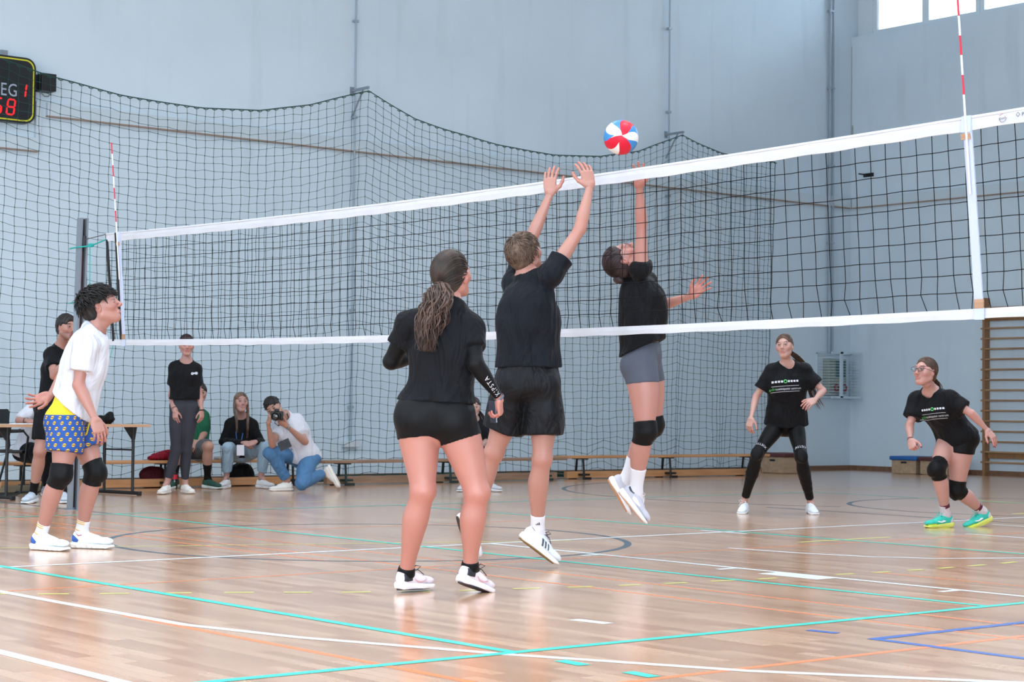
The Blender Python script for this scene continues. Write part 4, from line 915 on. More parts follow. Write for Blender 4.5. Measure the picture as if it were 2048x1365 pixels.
def folds(amp, f=22., dirs=(1, 1, 1), seed=0):
    r = np.random.RandomState(seed); K = r.randn(5, 3)*np.array(dirs); K /= np.linalg.norm(K, axis=1)[:, None]; ph = r.rand(5)*6
    def fn(P):
        w = np.sin(P@K[0]*f*.5+ph[0])*1.5
        return amp*(np.sin(P@K[1]*f+w+ph[1])*.5+np.sin(P@K[2]*f*1.7+w*1.3+ph[2])*.35+np.sin(P@K[3]*f*.6+ph[3])*.4)
    return fn
def cutlimb(T, g, t0=None, t1=None, g2=None, slant=None):
    c = []
    if t0 is not None: c.append((T.a+T.n*T.L*t0, -T.n))
    if t1 is not None: c.append((T.a+T.n*T.L*t1, T.n if slant is None else nrm(T.n+slant)))
    return T.grow(g, g2, cuts=c)
def garment(S, name, items, m, cuts=(), noise=None, h=None, carve=None, uvf=None, label=None, parent=None):
    v, q = surface(items, h or S.h, cuts=cuts, noise=noise, carve=carve); v = relax(v, q, 2, .5)
    o = mesh_obj(name, v, q, m, parent or S.root, rel_to=S.o, uv=uvf(v) if uvf else None, label=label); return v, q, o
def flare(T, t1, g0, g1, t0=0., extra=None):
    """sleeve or trouser leg: follows limb T from t0 to t1, growing from g0 to g1 and cut square"""
    n = 5; pr = []
    for i in range(n):
        u = i/(n-1); t = t0+(t1-t0)*u; k = t*64; a, f = int(min(63, k)), k-int(min(63, k)); r = T.tab[:, a]*(1-f)+T.tab[:, a+1]*f; g = g0+(g1-g0)*u; pr.append((u, r[0]+g, r[1]+g, r[2], r[3]))
    a = T.a+T.n*T.L*t0; b = T.a+T.n*T.L*t1; L_ = Limb(a, b+T.n*.03, [(p[0]*.97 if p[0] < 1 else 1, )+p[1:] for p in pr], side=T.w); L_.cuts = [(b, T.n)] if extra is None else [(b, nrm(T.n+extra))]
    return L_
def tee(S, m, sleeve=.55, hem=-.10, loose=.016, sg0=.008, sg1=.022, name='t_shirt', amp=.005, neck_r=.0, seed=1, hemdir=None, hem_w=None, belly=0, slant=None, sl_extra=None, hipw=0, deep=0):
    T = S.T; it = [(T['lo'].grow(loose*1.0+belly, loose+belly), .02, 1), (T['up'].grow(loose*.7), .04, 1)]
    it += [(T['gL'].grow(loose*.8-.004), .03, 1), (T['gR'].grow(loose*.8-.004), .03, 1)]
    if S.fem: it += [(T['bL'].grow(loose*.7), .05, 1), (T['bR'].grow(loose*.7), .05, 1)]
    it += [(T['tL'].grow(.009), .04, 1), (T['tR'].grow(.009), .04, 1)]
    w0 = hem_w or (.155 if S.fem else .165)
    top = S.chest+(S.neck-S.chest)*.25; w1 = .135+loose*.8 if S.fem else .158+loose*.7
    it.append((Limb(S.pel-S.up*.16, top, [(0, w0+loose*.7+hipw, .118+loose*.6+deep), (1, w1, .108+loose*.8+deep)], side=S.rp), .05, 1))
    for s in 'LR':
        sl = sleeve if not isinstance(sleeve, dict) else sleeve[s]
        g1_ = sg1 if not isinstance(sg1, dict) else sg1[s]
        it.append((flare(T['ua'+s], sl, sg0, g1_, extra=sl_extra), .045, 1))
        it.append((Ell(T['ua'+s].a, V(.057, .057, .057)*(1.0 if not S.fem else .93)), .05, 1))
    nk = T['nk']; d = nk.n; nr = .060 if S.fem else .068
    it.append((Limb(S.neck-S.upC*.012+S.fc*.012, S.neck+d*.15, [(0, nr+neck_r, nr+neck_r), (1, nr*1.5+neck_r, nr*1.5+neck_r)], side=S.rc, cap=.35), .012, -1))
    dr = S.up if hemdir is None else nrm(hemdir)
    v, q, o = garment(S, name, it, m, cuts=[(S.pel+S.up*hem, -dr)], noise=folds(amp, 26, (1, 1, .6), seed)); S.tee = (v, q, o)
    return o
def bottoms(S, m, t1=.3, g0=.006, g1=.02, waist=.09, name='shorts', amp=.003, carve=None, uvf=None, seed=2, tL=None, tR=None, shin=None, extra=None, gs=.006):
    T = S.T; wc = [(S.pel+S.up*waist, S.up)]; it = [(T['lo'].grow(g0+.003, cuts=wc), .02, 1), (T['gL'].grow(g0, cuts=wc), .035, 1), (T['gR'].grow(g0, cuts=wc), .035, 1)]
    for s, tt in (('L', tL or t1), ('R', tR or t1)):
        if shin is None: it.append((flare(T['th'+s], tt, g0, g1, extra=extra), .02, 1))
        else:
            it.append((T['th'+s].grow(g0), .02, 1)); it.append((flare(T['sh'+s], shin, gs, g1), .02, 1)); it.append((T['kc'+s].grow(g0*.8), .02, 1))
    return garment(S, name, it, m, noise=folds(amp, 24, (1, 1, 1), seed) if amp else None, uvf=uvf)
def sock(S, s, m, t0=.78, g=.0035, **k):
    T = S.T; return garment(S, 'sock', [(cutlimb(T['sh'+s], g, t0), .01, 1), (T['ft'+s].grow(.004), .02, 1)], m, h=.006, **k)
def kneepad(S, s, m, t0=.84, t1=.22, g=.008, pad=(.052, .026, .062), hole=False, m2=None, lab=None):
    T = S.T; kn = T['sh'+s].a; fr = -nrm(T['sh'+s].d+T['th'+s].d)
    it = [(cutlimb(T['th'+s], g, t0), .01, 1), (cutlimb(T['sh'+s], g, None, t1), .02, 1), (T['kc'+s].grow(g), .02, 1), (Ell(kn+fr*.045-T['sh'+s].n*(-.005), V(pad[0], pad[1], pad[2]), T['sh'+s].w, fr), .02, 1)]
    return garment(S, 'knee_pad', it, m, h=.0065, noise=folds(.0018, 60, (.3, .3, 1), 5))
def ringband(S, c, axis, r, w, m, name, flat=1., parent=None, side=None, thick=.0025):
    axis = nrm(axis); a = np.cross(axis, side if side is not None else V(.3, .5, .81)); a = nrm(a); b = np.cross(axis, a); vs = []; fs = []; n = 28
    for i in range(n):
        an = 2*math.pi*i/n; d = a*math.cos(an)+b*math.sin(an)*flat
        for rr, ww in ((r, -w/2), (r+thick, -w/2), (r+thick, w/2), (r, w/2)): vs.append(c+d*rr+axis*ww)
    for i in range(n):
        for k in range(4): fs.append((4*i+k, 4*i+(k+1) % 4, 4*((i+1) % n)+(k+1) % 4, 4*((i+1) % n)+k))
    return mesh_obj(name, np.array(vs), fs, m, parent or S.root, rel_to=S.o)
# ---- hair
def hair_cap(S, thick=.010, line=.0, nape=-.055, noise=None, extra=(), back=0, sides=0, part=None):
    it = [(Ell((0, -.020-back/2, .032), V(.074+thick, .097+thick+back/2, .090+thick)), .01, 1), (Ell((0, -.060, -.02), V(.056+thick*.8, .052+thick, .060)), .012, 1)]
    for p, k in extra: it.append((p, k, 1))
    it.append((Ell((0, .105, -.040+line+(.015 if S.fem else 0)), V(.078, .090, .112)), .012, -1))
    for s in (-1, 1): it.append((Ell((s*.085, .050+sides, -.026), V(.045, .045, .068)), .01, -1)); it.append((Ell((s*.085, .022+sides, -.045), V(.040, .040, .060)), .01, -1)); it.append((Ell((s*.080, -.008, -.010), V(.016, .024, .034)), .008, -1))
    v, q = surface(it, .0042, cuts=[(V(0, -.05, nape), nrm(V(0, .35, -1)))], noise=noise, pad=.01); return relax(v, q, 1, .4), q
def locks_mesh(L):
    """L: list of (points, radius profile)"""
    mb = MB()
    for pts, rs in L: mb.tube(pts, rs, 5, flat=.6)
    return np.array(mb.v), mb.f
def hair_obj(S, m, caps, locks=None, name='hair', local=True):
    VV = []; FF = []; n = 0
    for v, q in caps:
        VV.append(S.HT(v)); FF += [tuple(int(i)+n for i in f) for f in q]; n += len(v)
    if locks:
        v, f = locks_mesh(locks); VV.append(S.HT(v) if local else v); FF += [tuple(i+n for i in g) for g in f]; n += len(v)
    return mesh_obj(name, np.concatenate(VV), FF, m, S.root, rel_to=S.o)
def tufts(n, seed, zmin=.0, L0=.03, L1=.055, fwd=.6, lift=.5, r=.006, region=None, side=.3, droop=.3, th=.010, radial=0):
    r_ = np.random.RandomState(seed); out = []
    while len(out) < n:
        d = nrm(r_.randn(3)); p = V(0, -.024, .034)+d*(V(.074, .099, .090)+th)
        if p[2] < zmin or (p[1] > .055 and p[2] < .072): continue
        if region and not region(p): continue
        nn = nrm(d/V(.082, .104, .096)); t = V(r_.randn()*side, fwd+r_.randn()*.35, r_.randn()*.2)+radial*nrm(p-V(.0, -.065, .13)); t = nrm(t-nn*(t@nn)); L = L0+(L1-L0)*r_.rand(); pts = [p-nn*.004]; dr = nrm(t+nn*lift*(.6+.8*r_.rand()))
        for k in range(4): pts.append(pts[-1]+dr*L/4); dr = nrm(dr+V(r_.randn()*.15, .05, -droop*(.5+r_.rand())))
        rr = r*(.7+.6*r_.rand()); out.append((pts, [rr, rr*1.05, rr*.8, rr*.5, rr*.12]))
    return out
def combed(n, seed, tie, r=.0028, lift=.0125):
    """strands combed back from the hairline over the skull to the hair tie (head space)"""
    r_ = np.random.RandomState(seed); out = []; tie = np.asarray(tie, float); c = V(0, -.020, .032); R3 = V(.074, .097, .090)
    HL = np.array([(0, .072, .092), (.030, .068, .090), (.055, .048, .072), (.068, .030, .045), (.074, .012, .012), (.072, -.030, -.010), (.058, -.060, -.045), (.03, -.085, -.068), (0, -.09, -.075)])
    for k in range(n):
        u = ((k+r_.rand())/n)**1.45*8; i = min(int(u), 7); f = u-i; p = HL[i]*(1-f)+HL[i+1]*f; s = nrm((p-c)/R3); s[0] *= (1 if r_.rand() < .5 else -1); st = r_.rand()*.35
        e = nrm((tie-c)/R3); pts = []
        for q in range(16):
            w = st+(1-st)*q/15; d = nrm(s*(1-w)+e*w+V(0, 0, 1)*1.1*math.sin(math.pi*w)*max(0, s[1])); pts.append(c+d*(R3+lift*(1 if q else .6)))
        out.append((pts, [r*.4]+[r]*14+[r*.7]))
    return out
def ponytail(path, n, seed, w0=.012, w1=.045, wave=.008, r=.0042, ragged=.15, freq=16, tipw=.6):
    r_ = np.random.RandomState(seed); P = np.array(path, float); m = len(P)-1; out = []; K = 26
    def at(u):
        x = u*m; i = min(int(x), m-1); f = x-i; p0 = P[max(i-1, 0)]; p1 = P[i]; p2 = P[i+1]; p3 = P[min(i+2, m)]
        return .5*((2*p1)+(p2-p0)*f+(2*p0-5*p1+4*p2-p3)*f*f+(3*p1-p0-3*p2+p3)*f**3)
    for _ in range(n):
        a = r_.rand()*6.28; rad = math.sqrt(r_.rand()); ph = r_.rand()*6.28; end = 1-ragged*r_.rand()**1.5; A = wave*(.5+r_.rand()); pts = []; rs = []; f = freq*(.8+.4*r_.rand())
        for k in range(K+1):
            u = k/K*end; p = at(u); t = nrm(at(min(1, u+.02))-at(max(0, u-.02))); x = nrm(np.cross(t, CF)); y = np.cross(t, x)
            w = (w0+(w1-w0)*math.sin(min(1, u*1.6)*math.pi/2))*(1-(1-tipw)*max(0, (u-.6)/.4))
            q = p+(x*math.cos(a)+y*math.sin(a))*rad*w+(x*math.cos(u*f+ph)+y*math.sin(u*f*1.1+ph*1.7))*A*min(1, u*3)
            pts.append(q); rs.append(r*(.5+.5*min(1, u*5))*(1-.85*max(0, (k/K-.55)/.45)))
        out.append((pts, rs))
    return out
def glasses(S, col='#1a1a22', w=1.0):
    """frames in head space, parented to the figure"""
    mb = MB(); 
    for s in (-1, 1):
        pts = [S.HT((s*.033+s*.026*w*math.cos(a)*(1+.05*math.sin(a)), .1035-.10*abs(math.cos(a)*.026+.0)*(1 if math.cos(a)*1 > 0 else 0)*.6, .006+.0175*math.sin(a)+.004*math.cos(a))) for a in np.linspace(0, 2*math.pi, 25)[:-1]]
        mb.tube(pts, .0017, 6, closed=True)
        mb.tube([S.HT((s*.058*w, .100, .012)), S.HT((s*.076, .080, .011)), S.HT((s*.082, .03, .007)), S.HT((s*.083, -.012, .006)), S.HT((s*.082, -.03, -.012))], .0017, 6)
    mb.tube([S.HT((-.009, .108, .009)), S.HT((0, .112, .011)), S.HT((.009, .108, .009))], .0017, 6)
    o = mesh_obj('glasses', np.array(mb.v), mb.f, mat('glasses_'+col, col, .25, .3), S.root, rel_to=S.o)
    for s in (-1, 1):
        lv = [S.HT((s*.033+s*.0255*w*math.cos(a), .1025, .006+.017*math.sin(a)+.004*math.cos(a))) for a in np.linspace(0, 2*math.pi, 21)[:-1]]
        mesh_obj('lens', np.array(lv), [tuple(range(20))], M_GLASS, o, rel_to=S.o, smooth=False)
BLK = cloth_mat('black_cotton', (.034, .042, .065), .75); BLK2 = cloth_mat('black_cotton_faded', (.045, .062, .098), .75); BLKT = cloth_mat('black_stretch', (.022, .026, .040), .6, .12, 5); WHT = cloth_mat('white_cotton', (.80, .81, .85), fold=.7)
# ------------------------------------------------------------------ A: player in white T-shirt at the left
H_ = lambda F, N, curl=.25, spread=.12, thumb=.2: (cv(*F), cv(*N), curl, spread, thumb)
def person_a():
    S = skeleton(12.13, head=(204, 614, .0), neck=(190, 657, .02), shR=(170, 684, -.17), shL=(184, 680, .19), elR=(157, 771, -.20), wrR=(190, 838, -.24), elL=(132, 744, .36), wrL=(100, 792, .30),
                 hipR=(132, 842, -.10), hipL=(144, 840, .10), knR=(121, 948, -.16), anR=(81, 1073, -.06), knL=(190, 944, .05), anL=(163, 1065, .12),
                 hf=cv(.93, .36, .02), hu=cv(-.36, .93, 0), toeR=cv(.93, -.0, -.42), toeL=cv(.97, .0, -.2),
                 handR=H_((.35, -.93, -.15), (.55, .25, -.8), .28, .08, .1), handL=H_((-.80, -.30, -.3), (.15, -.35, .9), .22, .28, .9))
    figure(S, label='player in white T-shirt and blue shorts with yellow discs by the net post', fem=False, tone='#BE8073', brow='#1c1614', lips='#B5706C', head=1.08, arm=1.0, leg=1.0, h=.0075)
    tee(S, WHT, sleeve=.66, hem=.085, loose=.030, sg0=.018, sg1=.036, amp=.009, seed=4, hemdir=nrm(S.up+S.fp*.45), hem_w=.17)
    # shorts: blue with yellow discs, plain yellow waist
    m, N, L, P = nmat('blue_shorts_with_discs'); uv = N.new('ShaderNodeUVMap'); uv.uv_map = 'pattern'; sp = N.new('ShaderNodeSeparateXYZ'); L.new(uv.outputs[0], sp.inputs[0])
    def math_(op, a, b=None, c=None):
        n = N.new('ShaderNodeMath'); n.operation = op
        for i, x in enumerate((a, b, c)):
            if x is None: continue
            if isinstance(x, (int, float)): n.inputs[i].default_value = x
            else: L.new(x, n.inputs[i])
        return n.outputs[0]
    P_ = .056; row = math_('FLOOR', math_('DIVIDE', sp.outputs[1], P_*.62)); ux = math_('ADD', math_('DIVIDE', sp.outputs[0], P_), math_('MULTIPLY', row, .5))
    fx = math_('MULTIPLY', math_('SUBTRACT', math_('FRACT', ux), .5), P_); fy = math_('MULTIPLY', math_('SUBTRACT', math_('FRACT', math_('DIVIDE', sp.outputs[1], P_*.62)), .5), P_*.62)
    rr = math_('SQRT', math_('ADD', math_('POWER', fx, 2), math_('POWER', fy, 2))); disc = math_('LESS_THAN', rr, .0115); inner = math_('MULTIPLY', math_('LESS_THAN', math_('ABSOLUTE', fy), .0028), math_('LESS_THAN', math_('ABSOLUTE', fx), .0095)); ringm = math_('MULTIPLY', math_('GREATER_THAN', rr, .0098), disc)
    mx = N.new('ShaderNodeMix'); mx.data_type = 'RGBA'; mx.inputs['A'].default_value = lin((.08, .28, .56)); mx.inputs['B'].default_value = lin((.82, .72, .16)); L.new(disc, mx.inputs['Factor'])
    m2 = N.new('ShaderNodeMix'); m2.data_type = 'RGBA'; m2.inputs['B'].default_value = lin((.16, .14, .25)); L.new(inner, m2.inputs['Factor']); L.new(mx.outputs['Result'], m2.inputs['A'])
    m3 = N.new('ShaderNodeMix'); m3.data_type = 'RGBA'; m3.inputs['B'].default_value = lin((.80, .42, .18)); L.new(ringm, m3.inputs['Factor']); L.new(m2.outputs['Result'], m3.inputs['A']); 
    top = math_('GREATER_THAN', sp.outputs[1], .035); m4 = N.new('ShaderNodeMix'); m4.data_type = 'RGBA'; m4.inputs['B'].default_value = lin((.84, .74, .12)); L.new(top, m4.inputs['Factor']); L.new(m3.outputs['Result'], m4.inputs['A']); L.new(m4.outputs['Result'], P.inputs['Base Color']); P.inputs['Roughness'].default_value = .75
    tc = N.new('ShaderNodeTexCoord'); n_ = N.new('ShaderNodeTexNoise'); n_.inputs['Scale'].default_value = 9; b = N.new('ShaderNodeBump'); b.inputs['Strength'].default_value = .4; b.inputs['Distance'].default_value = .03; L.new(tc.outputs['Object'], n_.inputs[0]); L.new(n_.outputs[0], b.inputs['Height']); L.new(b.outputs[0], P.inputs['Normal'])
    def uvf(v):
        z = (v-S.pel)@V(0, 0, 1); a = np.arctan2((v-S.pel)@S.rp, (v-S.pel)@S.fp); return np.stack([a*.25, z], 1)
    bottoms(S, m, tR=.60, tL=.60, g0=.018, g1=.038, waist=.13, amp=.004, uvf=uvf, carve=None)
    mb = MB().tube([S.pel+S.fp*.135-S.rp*-.02+S.up*z+S.rp*dx for z, dx in ((.06, 0), (0, .006), (-.06, .002), (-.09, .008))], .006, 6); mesh_obj('drawstring', np.array(mb.v), mb.f, mat('yellow_cord', (.88, .78, .15), .7), S.root, rel_to=S.o)
    for s in 'RL': kneepad(S, s, BLKT, t0=.82, t1=.20, pad=(.055, .034, .066))
    WS = mat('white_sock', (.84, .84, .87), .9, bump=.3, bscale=120); OR = mat('mustard_stripe', (.86, .66, .28), .8)
    for s in 'RL':
        sock(S, s, WS, t0=.80); T = S.T['sh'+s]
        for t, w in ((.815, .006), (.845, .006), (.955, .006)): ringband(S, T.a+T.n*T.L*t+T.d*.004, T.n, .0385, w, OR, 'sock_stripe', side=T.d)
    for s, toe in (('R', S.toeR), ('L', S.toeL)):
        an = S.__dict__['an'+s]; gx = V(an[0], an[1], .105)
        put_shoe(S.root, S.o, gx, toe, V(0, 0, 1), 'chunky', '#DFE3E8', '#E4E6E4', '#E8EAF0', 1.06, bow=False,
                 extras=[('heel_patch', band([(-.05, .085), (-.03, .075), (.0, .05)], [(-.052, .045), (-.035, .038), (-.01, .036)]), 1, '#2F58A8'), ('collar_line', band([(-.02, .088), (-.005, .078), (.02, .083)], [(-.02, .084), (-.004, .073), (.02, .079)]), 1, '#A8405A')])
    ringband(S, pt(186, 672, 12.13)*0+S.neck+S.T['nk'].n*.012+S.fc*.012, S.T['nk'].n*.8+S.fc*.25, .072, .010, WHT, 'collar', side=S.fc, thick=.004)
    hm = hair_mat('dark_brown_black_hair', '#0a0809', '#1d1919')
    cap = hair_cap(S, .014, line=.002, nape=-.062, noise=folds(.004, 90, (1, 1, 1), 3), back=.006, extra=[(Ell((0, -.014, .094), (.060, .083, .038)), .03)])
    reg = lambda p: p[2] > .045 or p[1] < -.03
    L = tufts(480, 5, zmin=.03, L0=.035, L1=.065, fwd=.8, lift=.42, radial=.8, r=.0062, region=reg, side=.5, droop=.28, th=.020)+tufts(130, 8, zmin=.06, L0=.05, L1=.08, fwd=1.3, lift=.35, r=.006, region=lambda p: p[1] > .03, side=.3, droop=.25)+tufts(120, 9, zmin=-.03, L0=.02, L1=.035, fwd=-.6, lift=.3, r=.006, region=lambda p: p[1] < -.05, side=.4, droop=.5)
    hair_obj(S, hm, [cap], L)
    return S
# ------------------------------------------------------------------ B: player with curly ponytail, back to the camera
def person_b():
    S = skeleton(9.46, head=(906, 553, .03), neck=(900, 613, .0), shL=(818, 640, .02), shR=(944, 650, -.03), elL=(782, 724, .10), wrL=(842, 712, .30), elR=(951, 728, -.12), wrR=(999, 797, -.03),
                 hipL=(832, 832, .0), hipR=(907, 836, -.02), knL=(846, 982, -.04), anL=(812, 1147, .10), knR=(954, 986, -.04), anR=(940, 1135, .06),
                 hf=cv(.52, .28, .80), hu=cv(-.12, .96, -.25), toeL=cv(.60, -.05, .74), toeR=cv(.62, -.25, .72),
                 handR=H_((.05, -.95, .25), (.92, .1, -.25), .75, .05, .7), handL=H_((.9, .1, .4), (0, .9, .3), .5, .1, .3))
    figure(S, label='player with long curly ponytail and black arm sleeves, seen from behind at centre', tone='#C67E70', brow='#3a2a24', leg=1.18, tor=1.13, arm=1.08, h=.0072, head=1.03)
    tee(S, BLK, sleeve=.52, hem=.075, loose=.020, sg0=.011, sg1=.017, amp=.008, seed=6, hem_w=.142, hemdir=S.up)
    bottoms(S, BLKT, t1=.30, g0=.005, g1=.003, waist=.12, amp=0)
    T = S.T
    for s in 'LR':
        v, q, o = garment(S, 'arm_sleeve', [(cutlimb(T['ua'+s], .004, .35), .01, 1), (cutlimb(T['fa'+s], .004, None, .93), .015, 1)], BLKT, h=.006)
        if s == 'R':
            fa = T['faR']; c = fa.a+fa.n*fa.L*.60; ax = -fa.n; up_ = nrm(np.cross(-CF, ax)); lm_ = text_mesh('KIPSTA', .034, spacing=1.25)
            decal(v, q, S.root, S.o, *lm_, c-up_*.006, ax, -up_*-1 if (np.cross(ax, up_)@CF) < 0 else -up_, mat('silver_print', (.78, .78, .82), .4), 'sleeve_lettering')
    for s in 'LR': sock(S, s, BLKT, t0=.93)
    ex = [('emblem', band([(.03, .060), (.05, .045), (.08, .040), (.13, .058)], [(.03, .052), (.05, .034), (.08, .030), (.12, .050)]), 1, '#C9A0A8'), ('heel_panel', band([(-.046, .082), (-.02, .080), (.012, .078)], [(-.046, .045), (-.025, .042), (.012, .046)]), 1, '#20242C'), ('heel_panel', band([(-.046, .082), (-.02, .080), (.012, .078)], [(-.046, .045), (-.025, .042), (.012, .046)]), -1, '#20242C')]
    put_shoe(S.root, S.o, V(*(S.anL[:2]), .108), S.toeL, V(0, 0, 1), 'run', '#D8CDD6', '#E6E2E8', '#22252c', .96, ex, bow=True, c_out='#302830')
    tr = nrm(V(S.toeR[0], S.toeR[1], 0)); td = nrm(tr-V(0, 0, .30)); put_shoe(S.root, S.o, S.anR+V(0, 0, -.0), td, V(0, 0, 1), 'run', '#D8CDD6', '#E6E2E8', '#22252c', .96, ex, bow=True, c_out='#302830')
    ringband(S, S.wrR-S.T['faR'].n*.004, S.T['faR'].n, .024, .012, mat('grey_strap', (.35, .38, .44), .6), 'wrist_strap', side=S.T['faR'].d)
    hm = hair_mat('curly_brown_hair', '#140f0e', '#46372f')
    cap = hair_cap(S, .010, nape=-.075); tie = V(-.012, -.122, -.020); L = combed(460, 3, tie, .0032, .0145)
    wt = S.HT(tie); P = [wt, pt(879, 585, 9.34), pt(870, 618, 9.30), pt(857, 655, 9.28), pt(851, 704, 9.27)]
    hair_obj(S, hm, [cap], L); 
    hair_obj(S, hair_mat('curly_brown_tail', '#1d1512', '#6b5349'), [], ponytail(P, 250, 4, .013, .068, .018, .0052, .45, 15, .6), 'ponytail', local=False)
    mb = MB(); ax = nrm(P[1]-P[0]); x = nrm(np.cross(ax, V(1, 0, 0))); y = np.cross(ax, x); mb.tube([wt+ax*.008+(x*math.cos(a)+y*math.sin(a))*.017 for a in np.linspace(0, 6.28, 17)[:-1]], .005, 6, closed=True); mesh_obj('hair_tie', np.array(mb.v), mb.f, mat('grey_violet_tie', (.22, .22, .30), .8), S.root, rel_to=S.o)
    # phone-sized card with strap held in the right hand
    Rh = frame(S.handR[0], S.handR[1]); T_ = lambda a, b, c: S.wrR+Rh@V(a, b, c)*S.hsz
    ph = empty('phone', T_(-.01, .075, -.045), label='small phone with patterned case dangling from a wrist strap in the hand', cat='phone'); o3 = np.array(ph.location)
    Mx = np.stack([nrm(cv(.45, 0, -.9)), nrm(cv(.9, .05, .45)), nrm(cv(-.1, 1, 0))], 1)
    def bx(a, b, m, n, par):
        mb = MB().box(a, b, bev=.0015); vv = np.array(mb.v)@Mx.T; return mesh_obj(n, vv, mb.f, m, par, smooth=False)
    bx((-.030, -.005, -.06), (.030, .002, .05), mat('dark_patterned_case', (.15, .17, .25), .4, var=.8, vscale=60), 'case', ph); bx((-.029, .0022, -.059), (.029, .006, .049), mat('phone_glass', (.70, .74, .78), .15), 'screen', ph)
    MB().tube([(0, 0, .05), tuple((T_(0, .01, -.02)-o3)*.5+V(0, 0, .03)), tuple(T_(0, .0, -.022)-o3)], .003, 6).build('strap', M_DK, ph)
    return S
# ------------------------------------------------------------------ C: blocker at the net
def person_c():
    S = skeleton(11.0, head=(1052, 507, .05), neck=(1058, 556, .02), shL=(1024, 562, .15), shR=(1104, 542, -.11), elL=(1062, 480, .26), wrL=(1100, 388, .25), elR=(1160, 458, -.06), wrR=(1180, 373, .02),
                 hipL=(1030, 768, .0), hipR=(1084, 768, .0), knL=(988, 905, .05), anL=(950, 1040, .18), knR=(1084, 918, -.02), anR=(1075, 1062, .10),
                 hf=cv(.62, .42, .66), hu=cv(-.25, .90, -.32), toeL=cv(.35, -.9, .1), toeR=cv(.78, -.60, .12),
                 handL=H_((-.06, .98, .1), (.45, .0, -.85), .16, .16, .6), handR=H_((-.24, .95, .12), (.30, .2, -.92), (.22, .26, .30, .30), .18, .4))
    S.handL = (cv(.02, .98, .1), cv(-.35, .0, -.93), .16, .16, .6)
    figure(S, label='blocker in black T-shirt and long shorts jumping at the net with both arms raised', fem=False, tone='#C08274', brow='#5a4538', h=.0075, head=1.0, leg=1.0, arm=.95)
    tee(S, BLK2, sleeve=.38, hem=.095, loose=.024, sg0=.016, sg1=.034, amp=.010, seed=11, hem_w=.160)
    bottoms(S, cloth_mat('black_football_shorts', (.05, .056, .075), .55, .6, 9), t1=.68, g0=.022, g1=.045, waist=.14, amp=.007, seed=9)
    WS = mat('white_sock', (.84, .84, .87), .9)
    for s in 'LR': v, q, o = sock(S, s, WS, t0=.78)
    T = S.T['shR']; c = T.a+T.n*T.L*.9
    tri = []
    for i in range(3): x = -.012+i*.009; hh = .006+.005*i; tri.append(([(x, -.006, 0), (x+.006, -.006, 0), (x+.006-.003, -.006+hh, 0), (x-.003, -.006+hh, 0)], [(0, 1, 2, 3)]))
    decal(v, q, S.root, S.o, *merge(*tri), c-CF*.02, CR, CU, mat('black_print', (.08, .08, .1), .6), 'sock_emblem')
    st = [('stripe', band([(.040+i*.022, .075-.004*i), (.055+i*.020, .073-.004*i)], [(.060+i*.022, .036), (.072+i*.020, .035)]), 1, '#3A4452') for i in range(3)]
    st.append(('collar_line', band([(-.045, .095), (-.02, .085), (.01, .088)], [(-.045, .090), (-.02, .080), (.01, .084)]), 1, '#20283C'))
    put_shoe(S.root, S.o, S.anR, S.toeR, cv(.60, .76, .2), 'run', '#D3D8E0', '#E9E9E6', '#3C424E', 1.04, st, bow=True, c_out='#7d6336')
    put_shoe(S.root, S.o, S.anL, S.toeL, cv(.8, .35, .4), 'run', '#D3D8E0', '#E9E9E6', '#3C424E', 1.04, c_out='#2A2620')
    hm = hair_mat('sandy_brown_hair', '#2f241d', '#7d6555'); cap = hair_cap(S, .012, nape=-.085, back=.008, noise=folds(.002, 120, (1, 1, 1), 4))
    L = tufts(1100, 21, zmin=-.06, L0=.022, L1=.036, fwd=.0, lift=.16, r=.0036, side=.25, droop=.10, th=.018, radial=1.6, region=lambda p: not (p[1] > .02 and p[2] < .04))
    hair_obj(S, hm, [cap], L)
    return S
